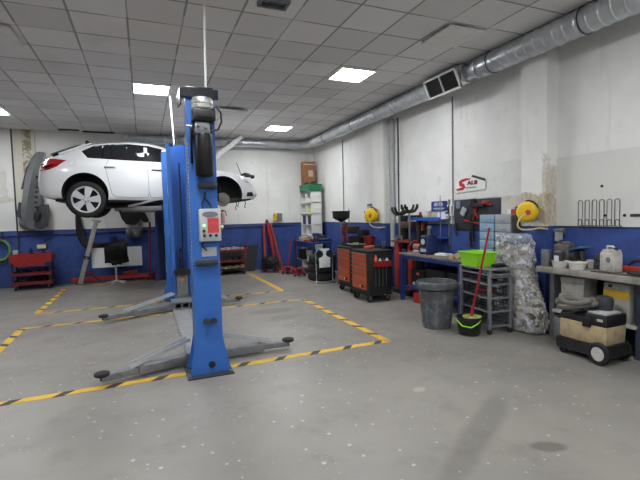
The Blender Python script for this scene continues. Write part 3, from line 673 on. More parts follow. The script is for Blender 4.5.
mb = MB(); mb.box((0, 0, .33), (.2, .12, .13), bev=.01); mb.box((0, .03, .15), (.06, .05, .3)); mb.box((0, .02, .006), (.16, .12, .012)); mb.build('housing', DGREY, t); MB().box((-.02, -.063, .335), (.17, .006, .09)).build('screen', M('pale screen', (214, 210, 190), .3, 0, .1), t)
solo('tin', MB().box((0, 0, .135), (.09, .09, .27), bev=.006), LGREY, 'little grey tin at the left end of the red three-tier trolley', 'tin', (-2.70, 11.5, .631))
mb = MB(); mb.cyl((0, 0, 0), (0, 0, .27), .035, n=12); mb.cyl((0, 0, .27), (0, 0, .32), .012, n=8)
solo('spray_can', mb, BLACK, 'small dark bottle standing in the middle of the red three-tier trolley', 'can', (-2.40, 11.5, .631))
# grey bumper hanging upright
t = thing('car_bumper', 'silver grey car bumper hung upright on the back wall behind the white car tail', 'bumper', (-2.33, YB, 2.29))
# rows: (z, left edge x, ridge x, right edge x); the skin bows out from the wall, its flange folds back at the left
ROW = [(-.93, -.24, -.1, .12), (-.82, -.34, -.16, .2), (-.6, -.30, -.14, .2), (-.3, -.24, -.08, .16), (0, -.19, -.02, .14), (.3, -.14, .04, .17), (.55, -.08, .09, .21), (.75, .0, .13, .27), (.87, .1, .17, .27)]
R_ = spline(ROW, 4); vs = []; K = 10
for z, a, m_, b_ in R_:
    u = (z+.93)/1.8; bow = .1+.2*math.sin(PI*min(1, max(0, u)))
    for j in range(K+1):
        q = j/K; x = a+(m_-a)*(q/.45) if q < .45 else m_+(b_-m_)*((q-.45)/.55)
        vs.append((x, -.05-bow*(.45+.55*math.sin(PI*min(1, q*1.15+.05)))-(.03 if abs(q-.4) < .06 else 0), z))
nv = len(R_)
mb = MB(); mb.add(vs, [(i*(K+1)+j, i*(K+1)+j+1, (i+1)*(K+1)+j+1, (i+1)*(K+1)+j) for i in range(nv-1) for j in range(K)], 0, True)
mb.add([(x, y+.03, z) for x, y, z in vs], [(i*(K+1)+j, (i+1)*(K+1)+j, (i+1)*(K+1)+j+1, i*(K+1)+j+1) for i in range(nv-1) for j in range(K)], 0, True)
mb.build('bumper_skin', SILVERB, t, 60)
for i in range(7):
    mb = MB(); z = -.42+i*.115; x = -.02+.09*(z+.3); mb.box((x+.09, -.305-.02*math.sin(i), z), (.06, .05, .055), bev=.01, ry=.3); mb.build('grille_opening', BLACK, t)
mb = MB(); mb.box((.06, -.29, -.62), (.12, .05, .2), bev=.02, ry=.2); mb.build('grille', BLACK, t)
mb = MB(); mb.prism([(-.24, .0), (-.1, .52), (-.02, .6), (-.03, .45), (-.12, .02)], -.2, -.12); mb.build('side_bracket', DGREY, t)
mb = MB(); mb.prism([(-.36, -.62), (-.3, -.3), (-.23, -.3), (-.24, -.7)], -.2, -.1); mb.build('corner_bracket', DGREY, t)
mb = MB(); mb.prism([(-.02, -.86), (.06, -.45), (.14, -.36), (.28, -.36), (.24, -.86), (.1, -.93)], -.25, -.1); mb.build('lower_lip', DGREY, t)
mb = MB()
for i in range(6): mb.box((-.17+.025*i, -.235, -.25+i*.12), (.09, .02, .016), ry=-.3)
mb.build('slots', M('shadow grey plastic', (84, 88, 90), .5), t)
# dark bumper hanging behind the rear wheel
mb = MB(); pts = [(-.62, -.08, .55), (-.61, -.1, .3), (-.57, -.12, .02), (-.42, -.14, -.2), (-.15, -.15, -.28), (.2, -.15, -.26), (.42, -.14, -.16)]
P = spline(pts, 4); mb.tube(P, [.06+.09*min(1, i/14) for i in range(len(P))], 12, fl=.5)
solo('car_bumper', mb, BLACKM, 'black curved bumper hanging below the white car rear wheel', 'bumper', (-.84, YB-.03, 1.14))
# aluminium beam with clamp
t = thing('support_beam', 'tall pale metal beam with a black clamp leaning below the white car rear wheel', 'beam', (-1.46, 11.45, 0))
a, b = Vector((0, 0, .02)), Vector((.42, .1, 1.52)); d = b-a; ang = math.atan2(d.x, d.z)
MB().at((a+b)/2, ry=ang).box((0, 0, 0), (.1, .06, d.length), bev=.006).build('rail', ALU, t)
MB().at(a+d*.42, ry=ang).box((0, -.02, 0), (.14, .1, .07), bev=.01).build('clamp', BLACK, t)
MB().at(a+d*1.0, ry=ang).box((0, -.01, 0), (.2, .1, .06), bev=.01).build('cross_head', ALU, t)
MB().at(a+d*.42, ry=ang).cyl((0, -.07, 0), (0, -.09, 0), .02, n=10).build('bolt', STEEL, t)
# white board, stool with cloth
solo('panel_board', MB().box((0, 0, .0), (1.12, .02, .48), rx=-.12), WHITE, 'wide white board standing behind the stool with the black cloth', 'board', (-.63, 11.56, .62))
t = thing('work_stool', 'stool on a thin pale column with star foot under a black cloth', 'stool', (-.66, 11.3, 0))
MB().cyl((0, 0, .06), (0, 0, .52), .022, n=12).build('column', LGREY, t)
for i in range(5):
    a = i*2*PI/5+.5; MB().tube([(0, 0, .07), (.12*math.cos(a), .12*math.sin(a), .05), (.24*math.cos(a), .24*math.sin(a), .02)], [.02, .016, .012]).build('foot', LGREY, t)
MB().lathe([(.05, 0), (.17, .01), (.18, .04), (.16, .06), (0, .065)], (0, 0, .5), 20).build('seat', BLACK, t)
mb = MB(); nx, nz = 16, 12; vs = []
for i in range(nx+1):
    for j in range(nz+1):
        u, v = i/nx, j/nz; x = -.25+.5*u+(.07*(v-.6) if v > .6 and u > .8 else 0); z = .91-.40*v+.012*math.sin(u*14)-(.05 if v > .9 and .3 < u < .7 else 0); y = -.12-.1*math.sin(PI*min(1, v*1.3))+.02*math.sin(u*11+v*4)-.03*math.sin(v*9)
        vs.append((x, y, z))
mb.add(vs, [(i*(nz+1)+j, i*(nz+1)+j+1, (i+1)*(nz+1)+j+1, (i+1)*(nz+1)+j) for i in range(nx) for j in range(nz)], 0, True)
o0 = len(vs); mb.add([(x*.96, y+.16, z-.01) for x, y, z in vs], [(i*(nz+1)+j, (i+1)*(nz+1)+j, (i+1)*(nz+1)+j+1, i*(nz+1)+j+1) for i in range(nx) for j in range(nz)], 0, True)
solo('cloth', mb, CLOTH, 'black cloth draped over the stool in front of the white board', 'cloth', (-.63, 11.3, 0))
# red beam / engine crane leg lying along the wall
t = thing('engine_crane', 'red steel crane leg lying on the floor along the back wall under the white car', 'crane', (-.66, 11.72, 0))
MB().box((0, 0, .1), (2.0, .09, .11), bev=.01).build('leg', REDF, t)
MB().box((.3, -.02, .2), (.34, .12, .1), bev=.01).build('bracket', RED, t)
mb = MB(); mb.at((-.55, -.04, .2), ry=.7).box((0, 0, 0), (.5, .05, .06)); mb.build('brace', DRED, t)
for x in (-.9, -.1, .85): castor(t, x, -.02, .035, .055)
mb = MB(); mb.cyl((0, 0, 0), (.05, .2, 1.46), .028, n=12); mb.cyl((0, 0, 0), (0, 0, .02), .06, n=12)
solo('steel_pole', mb, DRED, 'thin dark red pole leaning on the back wall left of the lift posts', 'pole', (.1, 11.6, .0))
# things hanging on the back wall below the car
mb = MB(); mb.prism([(-.40, .32), (.2, .34), (.22, .2), (.34, -.06), (.3, -.12), (.2, -.1), (.12, .0), (.08, -.12), (.0, -.17), (-.2, -.15), (-.3, .0)], -.16, -.03)
solo('wheel_arch_liner', mb, BLACKM, 'black plastic liner hanging on the back wall under the white car sills', 'liner', (-.2, YB, 1.56))
mb = MB(); mb.box((0, -.07, 0), (.42, .14, .26), bev=.05); mb.ball((-.12, -.14, .0), (.08, .06, .09)); mb.ball((.09, -.14, .0), (.09, .06, .1))
solo('headlamp_unit', mb, M('cloudy headlamp plastic', (116, 120, 128), .25, 0, .7, (40, 44, 52), 14), 'cloudy grey headlamp hanging on the blue wall below the black liner', 'headlamp', (-.22, YB, 1.2))
# black open shelf trolley, leaning panel
t = thing('shelf_trolley', 'low black and red shelf trolley by the back wall right of the near lift post', 'trolley', (2.15, 11.45, 0))
for z in (.12, .34, .62): MB().tray((0, 0, z), (.72, .4, .05), .008).build('shelf_tray', DRED if z > .2 else BLACK, t)
for sx in (-1, 1):
    for sy in (-1, 1): MB().box((sx*.34, sy*.18, .36), (.026, .026, .58)).build('post', DRED, t)
MB().tube([(.34, -.18, .64), (.41, -.18, .76), (.41, .18, .76), (.34, .18, .64)], .014).build('handle', DRED, t)
for sx in (-1, 1):
    for sy in (-1, 1): castor(t, sx*.3, sy*.15, .045, .1)
for z, mm, nm in ((.14, TAN, 'stored_boxes'), (.36, DGREY, 'stored_tools'), (.64, LGREY, 'loose_parts')):
    mb = MB()
    for i in range(9): mb.box((-.28+i*.07, random.uniform(-.1, .05), z+.05), (.06, .15, random.uniform(.04, .1)), rz=random.uniform(-.3, .3))
    mb.build(nm, mm, t)['kind'] = 'stuff'
solo('dark_panel', MB().prism([(-.62, 0), (.34, 0), (.48, .68), (.44, .72), (-.62, .74)], -.012, .012), M('charcoal sheet', (44, 46, 50), .6, 0, .4), 'charcoal panel leaning on the back wall behind the low shelf trolley', 'panel', (2.5, 11.74, .0))
bpy.data.objects['dark_panel'].rotation_euler = (-.1, 0, 0)
# red props leaning, coil of cable
for i, (x0, x1, y0, z1, mm, lab) in enumerate(((3.1, 3.17, 11.55, 1.24, REDF, 'leftmost upright red steel tube leaning on the back wall'), (3.4, 3.27, 11.45, 1.4, RED, 'thick bright red tube leaning beside the dark cable heap'), (3.58, 3.36, 11.5, 1.3, REDF, 'slanting red tube leaning rightmost of the red tubes'))):
    t = thing('crane_tube', lab, 'tube', (x0, y0, 0), 0, 'red crane tubes leaning on the wall')
    e = Vector((x1-x0, YB-.08-y0, z1)); MB().cyl((0, 0, .02), e, .05 if i == 1 else .038, n=14).build('tube', mm, t)
    MB().box((0, 0, .02), (.12, .1, .04), bev=.008).build('foot_plate', mm, t)
    MB().cyl(e*.97, e*1.03, .028, n=10).build('pin_end', STEEL, t)
mb = MB(); random.seed(3)
for i in range(26):
    a0 = random.uniform(0, 6.28); tl = random.uniform(-.9, .9); r = random.uniform(.1, .2); cx, cz = random.uniform(-.03, .03), .19
    R = Matrix.Rotation(a0, 3, 'Z') @ Matrix.Rotation(tl+PI/2*(i % 2), 3, 'X')
    mb.tube([Vector((cx, 0, cz))+R @ Vector((r*math.cos(q*PI/9), r*.75*math.sin(q*PI/9), 0)) for q in range(18)], .014, 6, closed=True)
o = solo('cable_coil', mb, BLACK, 'black tangled cable heap on the floor before the red tubes', 'cable', (3.16, 11.2, 0)); o.scale = (1.35, 1.2, 1.4)
t = thing('wall_box', 'grey box with a yellow lamp on top of the blue dado, above the red tubes', 'box', (3.57, YB, 1.5))
MB().box((.04, -.06, 0), (.22, .12, .22), bev=.01).build('case', GREY, t)
mb = MB(); mb.lathe([(.05, 0), (.055, .06), (.03, .09), (0, .095)], (-.07, -.14, .02), 14); mb.box((-.07, -.13, -.04), (.1, .04, .12)); mb.build('lamp', YELLOW, t)
# trolley jacks
def jack(x, y, rz, hx, lab, mh):
    t = thing('trolley_jack', lab, 'jack', (x, y, 0), rz, 'red trolley jacks by the corner bench')
    mb = MB(); mb.prism([(-.3, .05), (.3, .05), (.3, .12), (.1, .16), (-.2, .17), (-.32, .12)], -.11, -.085); mb.prism([(-.3, .05), (.3, .05), (.3, .12), (.1, .16), (-.2, .17), (-.32, .12)], .085, .11); mb.box((-.18, 0, .11), (.22, .18, .09), bev=.02); mb.build('body', RED, t)
    mb = MB(); mb.at((.06, 0, .12), ry=.12).box((0, 0, 0), (.4, .09, .06), bev=.01); mb.build('lifting_arm', DRED, t)
    MB().lathe([(.05, 0), (.06, .015), (.06, .03), (0, .03)], (.25, 0, .15), 16).build('saddle', BLACK, t)
    for sx in (-1, 1):
        for sy in (-1, 1): MB().cyl((sx*.24, sy*.11, .045), (sx*.24, sy*.15, .045), .045, n=14).build('wheel', DGREY, t)
    MB().cyl((-.26, 0, .12), (-.26+hx[0], hx[1], hx[2]), .017, n=10).build('handle', mh, t)
jack(3.50, 10.75, -1.9, (-.32, .1, .85), 'red trolley jack with a red slanting handle, left of the pair', RED)
jack(3.62, 10.25, -1.75, (-.2, .02, .98), 'red trolley jack with a black upright handle nearest the tyres', BLACK)

# ------------------------------------------------------------------ the far corner
def rk(name, label, cat, x, y, z, group=None): return thing(name, label, cat, (x, y, z), RW, group)
t = thing('shelf_unit', 'tall narrow white shelf unit with open cubes in the far corner', 'shelf', (4.32, 11.455, 0), RW)
mb = MB(); w, d, h, nr = .85, .33, 2.2, 7
for x in (-w/2+.012, 0, w/2-.012): mb.box((x, d/2, h/2), (.024, d, h))
mb.box((0, d-.006, h/2), (w, .012, h))
for i in range(nr+1): mb.box((0, d/2, .012+i*(h-.024)/nr), (w, d, .024))
mb.build('carcass', M('white laminate', (226, 227, 222), .5, 0, .1), t)
sh = (2.2-.024)/7
solo('paper_stack', MB().box((0, .0, .1), (.2, .16, .2)), M('lime paper', (190, 206, 60), .6, 0, .1), 'lime green papers in a cube of the white shelf unit', 'papers', (4.46, 11.24, .026+5*sh))
solo('storage_box', MB().box((0, 0, .12), (.24, .3, .24)), DGREY, 'dark box in the near column of the white shelf unit, below the lime papers', 'box', (4.48, 11.24, .026+4*sh))
solo('storage_box', MB().box((0, 0, .12), (.24, .3, .24)), BLUE_STEEL, 'dark blue box in the far column of the white shelf unit', 'box', (4.48, 11.66, .026+4*sh))
t = thing('plastic_crate', 'green plastic crate on top of the white shelf unit', 'crate', (4.48, 11.44, 2.2), RW)
MB().tray((0, 0, 0), (.74, .42, .2), .012, taper=.95).build('crate_body', GREEN, t)
mb = MB()
for i in range(10): mb.box((-.28+i*.055, random.uniform(-.1, .1), .2), (.06, .1, random.uniform(.06, .16)), rz=random.uniform(0, 1))
mb.build('contents', M('dark green bits', (28, 70, 52), .6, 0, .4), t)['kind'] = 'stuff'
t = thing('cardboard_box', 'tall brown cardboard box standing in the green crate', 'box', (4.5, 11.66, 2.213))
MB().box((0, 0, .43), (.36, .22, .86)).build('carton', CARD, t)
mb = MB(); mb.box((.04, -.112, .52), (.14, .004, .18), rz=0); mb.box((0, -.112, .78), (.36, .004, .03)); mb.build('label_and_tape', M('pale sticker', (200, 186, 172), .6, 0, .4), t)
# blue corner bench
t = thing('workbench', 'blue steel workbench in the far corner before the white shelf unit', 'workbench', (4.06, 10.42, 0))
MB().box((0, 0, .83), (.5, 1.5, .04), bev=.004).build('top', BLUE_STEEL, t)
MB().box((0, 0, .35), (.44, 1.44, .03)).build('lower_shelf', GREY, t)
for sx in (-1, 1):
    for sy in (-1, 1): MB().box((sx*.22, sy*.72, .405), (.05, .05, .81)).build('leg', BLUE_STEEL, t)
MB().box((-.235, 0, .76), (.02, 1.36, .1)).build('rail', BLUE_STEEL, t)
def drill(x, y, z, lab, mm, rz=0.):
    t = thing('cordless_drill', lab, 'drill', (x, y, z), rz)
    mb = MB(); mb.cyl((-.1, 0, .2), (.06, 0, .2), .036, n=14); mb.cyl((.06, 0, .2), (.13, 0, .2), .026, .018, n=12); mb.build('motor_housing', mm, t)
    mb = MB(); mb.box((-.05, 0, .11), (.05, .04, .16), bev=.01, ry=.15); mb.build('grip', BLACK, t)
    MB().box((-.06, 0, .03), (.13, .08, .06), bev=.01).build('battery', BLACK, t)
drill(3.98, 9.85, .85, 'dark blue cordless drill standing on the corner bench', BLUE_DARK, -.5)
t = thing('angle_grinder', 'small grinder lying on the corner bench right of the drill', 'grinder', (4.14, 9.74, .85))
mb = MB(); mb.cyl((-.16, 0, .05), (.1, 0, .06), .04, n=12); mb.cyl((.1, 0, .06), (.18, 0, .07), .045, n=12); mb.build('body', BLUE_DARK, t); MB().cyl((.18, 0, .03), (.18, 0, .04), .06, n=18).build('disc', DGREY, t); MB().cyl((.14, 0, .06), (.14, .1, .12), .016, n=8).build('side_handle', BLACK, t)
solo('plastic_bucket', MB().lathe([(.1, 0), (.13, .26), (.12, .26), (.09, .012), (0, .012)], n=22), OFFW, 'small white bucket on the lower shelf of the corner bench', 'bucket', (3.98, 10.25, .366))
for i, (x, y, z, dx, dy, dz, mm, lab) in enumerate(((3.95, 10.7, .85, .2, .2, .1, TAN, 'tan box near the left end of the corner bench'), (4.0, 10.15, .85, .12, .14, .07, DRED, 'dark red tin beside the drill on the corner bench'), (4.18, 10.05, .85, .2, .16, .16, DGREY, 'dark grey case at the right end of the corner bench'), (4.06, 10.7, .366, .4, .4, .25, BLACK, 'black crate under the corner bench on its lower shelf'), (4.08, 9.9, .366, .3, .2, .3, M('navy box', (34, 52, 110), .5), 'navy box on the lower shelf near the tyre pile'))):
    mb = MB(); mb.box((0, 0, dz/2), (dx, dy, dz), bev=.008); mb.box((0, 0, dz), (dx*.9, dy*.9, .012), bev=.003); solo('box', mb, mm, lab, 'box', (x, y, z))
# tyre stack with white sheet on a hoop stand
for i, lab in enumerate(('bottom black tyre of the pile beside the orange cabinets', 'second black tyre up in the pile behind the metal hoop stand', 'topmost black tyre of the pile, half under the white sheet')):
    mb = MB(); mb.lathe([(.2, .01), (.27, 0), (.315, .02), (.325, .06), (.325, .14), (.315, .18), (.27, .2), (.2, .19), (.19, .17), (.19, .03), (.2, .01)], n=40, mod=(lambda a, z: 1+.004*math.cos(40*a)))
    solo('tyre', mb, RUBBER, lab, 'tyre', (3.86+.01*i, 9.28-.015*i, .2*i+.001), 0, 'tyre pile', sharp=60)
t = thing('hoop_stand', 'chrome hoop stand holding a white sheet in front of the tyre pile', 'stand', (3.74, 8.78, 0))
MB().tube([(-.2, -.12, .012), (-.2, .0, .012), (-.2, .03, .05), (-.2, .05, .66), (-.18, .05, .73), (-.12, .05, .76), (.12, .05, .76), (.18, .05, .73), (.2, .05, .66), (.2, .03, .05), (.2, .0, .012), (.2, -.12, .012)], .011, 10).build('hoop', CHROME, t)
MB().cyl((-.2, -.12, .012), (.2, -.12, .012), .011, n=10).build('foot_bar', CHROME, t)
mb = MB()
for s in (-1, 1): mb.lathe([(.08, 0), (.08, .03), (.0, .035)], (s*.115, .04, .655), 20, axis='Y')
mb.build('rubber_disc', BLACK, t)
mb = MB(); poly = [(-.1, .77), (.1, .77), (.1, .74), (.06, .69), (.06, .62), (.12, .55), (.12, .5), (-.12, .5), (-.12, .55), (-.06, .62), (-.06, .69), (-.1, .74)]
mb.prism([(x*1.15, z) for x, z in poly], -.006, .006); mb.box((0, -.012, .455), (.27, .012, .22), bev=.002)
solo('paper_sheet', mb, PAPER, 'white sheet hanging on the chrome hoop stand', 'paper', (3.74, 8.8, 0))
# dark bench behind the cabinets with pots
t = thing('workbench', 'dark steel bench half hidden behind the two orange drawer cabinets', 'workbench', (4.45, 8.2, 0))
MB().box((0, 0, .85), (.64, 1.2, .04)).build('top', DGREY, t)
for sx in (-1, 1):
    for sy in (-1, 1): MB().box((sx*.29, sy*.57, .415), (.05, .05, .83)).build('leg', BLACK, t)
MB().box((0, 0, .4), (.6, 1.1, .02)).build('shelf', BLACK, t)
solo('plastic_bucket', MB().lathe([(.1, 0), (.13, .17), (.135, .17), (.135, .19), (.12, .19), (.1, .02), (0, .02)], n=24), DRED, 'red tub on the dark bench below the farther yellow reel', 'bucket', (4.42, 7.95, .87))
mb = MB(); mb.lathe([(.17, 0), (.2, .05), (.2, .14), (.21, .15), (.21, .17), (.19, .17), (.17, .03), (0, .03)], n=28)
solo('drain_pan', mb, BLACKM, 'wide black pan on the dark bench left of the red tub', 'pan', (4.35, 8.38, .87+.001))
mb = MB(); mb.lathe([(.12, 0), (.12, .08), (0, .08)], n=20)
solo('tin', mb, DRED, 'dark red tin partly behind the wide black pan', 'tin', (4.62, 8.3, .87))
t = thing('oil_drainer', 'black oil drain funnel raised on a thin pole stand in front of the white wall', 'funnel', (4.52, 9.1, 0))
MB().lathe([(.03, 0), (.2, .1), (.21, .24), (.22, .24), (.22, .26), (.2, .26), (.18, .11), (.0, .02)], (-.2, 0, 1.35), 26).build('funnel', BLACKM, t)
mb = MB(); mb.cyl((-.2, 0, .05), (-.2, 0, 1.37), .016, n=10); mb.tube([(-.02, 0, 1.12), (0, 0, 1.3), (.02, 0, 1.6), (.0, 0, 1.66)], .012); mb.build('pole', STEEL, t)
mb = MB(); mb.box((.02, 0, 1.16), (.42, .2, .18), bev=.02); mb.build('tank_bracket', DGREY, t)
MB().lathe([(.13, 0), (.13, .04), (.03, .06), (0, .06)], (-.18, 0, 0), 24).build('base', BLACK, t)
t = thing('coil_spring_strut', 'red and black coil spring strut standing on the dark bench by the funnel', 'strut', (4.22, 8.7, .87))
mb = MB(); mb.tube([(.05*math.cos(a*.5), .05*math.sin(a*.5), .06+a*.0046) for a in range(76)], .013, 8); mb.build('spring', REDF, t)
mb = MB(); mb.cyl((0, 0, 0), (0, 0, .5), .022, n=12); mb.lathe([(.07, 0), (.07, .03), (0, .03)], (0, 0, .02), 18); mb.lathe([(.07, 0), (.06, .04), (0, .05)], (0, 0, .42), 18); mb.build('damper', BLACK, t)

t = thing('fire_extinguisher', 'pale pink bottle with dark top on the wall just right of the near lift post', 'bottle', (2.02, YB, 1.36))
MB().lathe([(0, 0), (.07, .0), (.075, .02), (.075, .24), (.05, .29), (.025, .31), (.025, .33), (0, .33)], (0, -.085, 0), 20).build('bottle', M('faded pink enamel', (206, 160, 152), .45, 0, .4), t)
mb = MB(); mb.box((0, -.085, .35), (.05, .06, .05), bev=.01); mb.tube([(.03, -.085, .36), (.09, -.085, .33), (.1, -.085, .2)], .012); mb.build('valve', BLACK, t)
MB().box((0, -.005, .16), (.06, .01, .2)).build('bracket', DGREY, t)
for i, (x, y, z, d, mm, lab) in enumerate(((4.25, 10.35, .85, (.14, .2, .08), DGREY, 'low grey case behind the drill on the corner bench'), (3.93, 10.4, .85, (.1, .16, .05), ORANGE, 'small orange tin in the middle of the corner bench'), (4.62, 8.6, .871, (.2, .2, .3), BLACK, 'black case at the far end of the dark bench by the funnel'))):
    solo('case', MB().box((0, 0, d[2]/2), d, bev=.01), mm, lab, 'case', (x, y, z), .1*i)
# ------------------------------------------------------------------ orange drawer cabinets
def cabinet(x, y, lab, W=.6, D=.46, H=.9):
    t = thing('tool_cabinet', lab, 'tool cabinet', (x, y, 0), RW, 'orange tool cabinets')
    MB().box((0, D/2, .135+(H-.175)/2), (W, D, H-.175), bev=.006).build('body', BLACK, t)
    MB().box((0, D/2, H-.02), (W+.03, D+.03, .04), bev=.01).build('top', BLACKM, t); MB().box((0, D/2, .135), (W+.02, D+.02, .03), bev=.006).build('base_rim', BLACKM, t)
    hs = [.074]*5+[.115, .15]; z = H-.05
    for i, hh in enumerate(hs):
        z -= hh; d_ = MB().box((-.02, -.008, z+hh/2), (W-.1, .03, hh-.008), bev=.003).build('drawer', ORANGE, t)
        MB().box((-.02, -.03, z+hh-.014), (W-.1, .018, .014), bev=.003).build('drawer_handle', STEEL, d_)
        if i == 6:
            mb = MB(); mb.box((.04, -.0245, z+.06), (.03, .004, .04), m=1); mb.box((.12, -.0245, z+.06), (.1, .004, .05), m=0); mb.build('sticker', [BLACK, PAPER], d_)
    MB().cyl((W/2-.03, -.008, H-.06), (W/2-.03, -.016, H-.06), .014, n=14).build('lock', CHROME, t)
    for sx in (-1, 1):
        for sy in (.05, D-.06): castor(t, sx*(W/2-.06), sy, .055, .12)
    return t
cabA = cabinet(3.5, 6.64, 'orange and black drawer cabinet nearest the camera, red bottle tray on its side')
mb = MB(); mb.tray((.335, .26, .62), (.08, .32, .1), .006); mb.build('side_tray', RED, cabA)
mb = MB()
for i in range(4): mb.box((.306, .14+i*.07, .44), (.006, .012, .32))
mb.build('hanging_rods', STEEL, cabA)
for i, (dy, mm, hh, lab) in enumerate(((.13, ORANGE, .2, 'orange bottle, tallest in the red side tray of the nearest cabinet'), (.21, LGREY, .14, 'first grey spray can in the red side tray, beside the orange bottle'), (.28, DGREY, .13, 'second spray can in the red side tray of the nearest cabinet'), (.35, LGREY, .14, 'last pale spray can in the red side tray, farthest from the drawers'))):
    mb = MB(); mb.lathe([(.028, 0), (.03, .01), (.03, hh*.75), (.016, hh*.85), (.016, hh), (0, hh)], n=14)
    solo('spray_bottle', mb, mm, lab, 'bottle', (3.5+dy, 6.64-.335, .627), 0, 'bottles in the red side tray')
mb = MB(); mb.box((0, 0, .025), (.2, .1, .05), bev=.01)
solo('tool_pouch', mb, ORANGE, 'orange pouch lying on top of the nearest orange cabinet', 'pouch', (3.78, 6.8, .901), .4)
mb = MB()
for a in (-.25, .25): mb.tube([(0, 0, .01), (.07*math.sin(a), -.02, .05), (.1*math.sin(a), -.03, .14)], [.012, .01, .016])
solo('pliers', mb, STEEL, 'steel pliers standing up at the back of the nearest orange cabinet', 'pliers', (3.9, 6.52, .9))
cabB = cabinet(3.64, 7.56, 'orange and black drawer cabinet farther back, left of the nearest one, gloves on its corner')
mb = MB(); mb.tray((0, .25, .9), (.56, .4, .04), .006); mb.build('top_tray', BLACK, cabB)
mb = MB()
for dx, dz in ((0, 0), (.05, -.02)): mb.box((.315+dx*.2, .04+dx, .7+dz), (.03, .07, .26), bev=.014); mb.box((.315+dx*.2, .04+dx, .56+dz), (.035, .055, .1), bev=.014)
solo('work_gloves', mb, M('olive work glove', (62, 70, 52), .9, 0, .5), 'dark olive gloves hanging on the front corner of the farther orange cabinet', 'gloves', (3.64, 7.56, 0), RW)
mb = MB()
for i in range(12): mb.box((random.uniform(-.2, .2), random.uniform(.12, .38), .92), (random.uniform(.04, .12), .04, random.uniform(.03, .06)), rz=random.uniform(0, 3))
o = solo('loose_tools', mb, M('pale tool clutter', (168, 164, 130), .5, .3, .5), 'heap of pale loose tools in the tray of the farther orange cabinet', 'tools', (3.64, 7.56, 0), RW); o['kind'] = 'stuff'

# ------------------------------------------------------------------ red press / stand with fork-headed jacks
t = thing('strut_press', 'tall red and black press frame standing between the orange cabinet and the long bench', 'press', (4.58, 6.76, 0), RW)
for s in (-1, 1):
    MB().box((s*.22, -.06, .5), (.13, .1, .9), bev=.01).build('column', REDF, t)
    MB().box((s*.25, .1, 1.15), (.1, .1, .62), bev=.01).build('upper_column', BLACKM, t)
mb = MB(); mb.box((0, .1, 1.45), (.6, .08, .07), bev=.02); mb.ball((-.27, .08, 1.42), .07); mb.ball((.27, .08, 1.42), .07); mb.build('crossbar', BLACKM, t)
MB().box((-.12, .1, 1.3), (.36, .14, .13), bev=.01).build('tool_box', M('grey brown box', (106, 84, 76), .6, 0, .5), t)
MB().box((.22, .13, 1.28), (.2, .06, .16), bev=.01).build('valve_plate', ORANGE, t)
MB().box((0, -.0, 1.0), (.58, .36, .03), bev=.005).build('shelf', RED, t)
MB().box((0, .15, .55), (.5, .04, 1.0)).build('back_plate', BLACKM, t)
mb = MB(); mb.box((0, 0, .06), (.6, .34, .1), bev=.01); mb.build('base', BLACKM, t)
mb = MB(); mb.tube([(-.3, .1, 1.2), (-.38, .05, 1.1), (-.36, .02, .95), (-.28, 0, .9)], .012); mb.tube([(-.28, .1, 1.3), (-.4, .06, 1.14), (-.39, .02, .98), (-.3, 0, .94)], .01); mb.build('hoses', BLACK, t)
mb = MB()
for i in range(6): mb.cyl((-.24+i*.05, -.13, 1.016), (-.24+i*.05, -.13, 1.05+.03*(i % 3)), .018, n=10)
mb.build('sockets', STEEL, t)
def fork(x, y, z0, h, lab, rz):
    t = thing('support_stand', lab, 'stand', (x, y, z0), rz, 'fork headed stands')
    MB().cyl((0, 0, 0), (0, 0, h), .02, n=12).build('pole', STEEL, t)
    MB().lathe([(.06, 0), (.06, .015), (.03, .04), (0, .04)], n=20).build('base', DGREY, t)
    mb = MB(); mb.tube([(-.17, 0, h+.13), (-.165, 0, h+.07), (-.12, 0, h+.01), (-.05, 0, h-.01), (.05, 0, h-.01), (.12, 0, h+.01), (.165, 0, h+.07), (.17, 0, h+.13)], [.018, .026, .026, .026, .026, .026, .026, .018], 10); mb.tube([(0, -.14, h+.12), (0, -.1, h+.04), (0, 0, h), (0, .1, h+.04), (0, .14, h+.12)], .022, 8); mb.build('fork_head', BLACKM, t)
fork(4.45, 6.82, 1.016, .5, 'black fork-headed stand on the red press shelf, left of the two', -1.2)
fork(4.5, 6.57, 1.016, .54, 'black fork-headed stand on the red press shelf, right of the two', -1.2)

# ------------------------------------------------------------------ long bench
t = thing('workbench', 'long grey topped bench with navy legs along the right wall behind the bin', 'workbench', (4.46, 5.6, 0))
MB().box((0, 0, .815), (.62, 1.6, .035), bev=.004).build('top', BENCHTOP, t)
for sx in (-1, 1):
    for sy in (-1, 1): MB().box((sx*.27, sy*.75, .4), (.06, .06, .8)).build('leg', BLUE_STEEL, t)
MB().box((-.28, 0, .77), (.03, 1.44, .06)).build('front_rail', BLUE_STEEL, t)
MB().box((0, 0, .24), (.5, 1.44, .03)).build('lower_shelf', BLUE_STEEL, t)
t = thing('bench_grinder', 'red and black bench grinder at the left end of the long bench', 'grinder', (4.42, 6.2, .8335), RW)
t.scale = (.75, .75, .75); mb = MB(); mb.cyl((-.13, 0, .13), (.13, 0, .13), .075, n=20); mb.build('motor', M('pale red motor', (166, 96, 88), .5, .1, .5), t)
for s in (-1, 1):
    MB().cyl((s*.15, 0, .13), (s*.21, 0, .13), .105, n=26).build('wheel_guard', BLACK, t); MB().cyl((s*.212, 0, .13), (s*.222, 0, .13), .085, n=26).build('wheel', DGREY, t)
MB().box((0, 0, .03), (.2, .16, .06), bev=.01).build('base', LGREY, t)
t = thing('battery_charger', 'navy blue boxy machine with handle standing upright on the long bench', 'charger', (4.40, 5.87, .8335), RW)
mb = MB(); mb.box((0, 0, .17), (.19, .2, .3), bev=.02, taper=1.15); mb.build('case', BLUE_DARK, t)
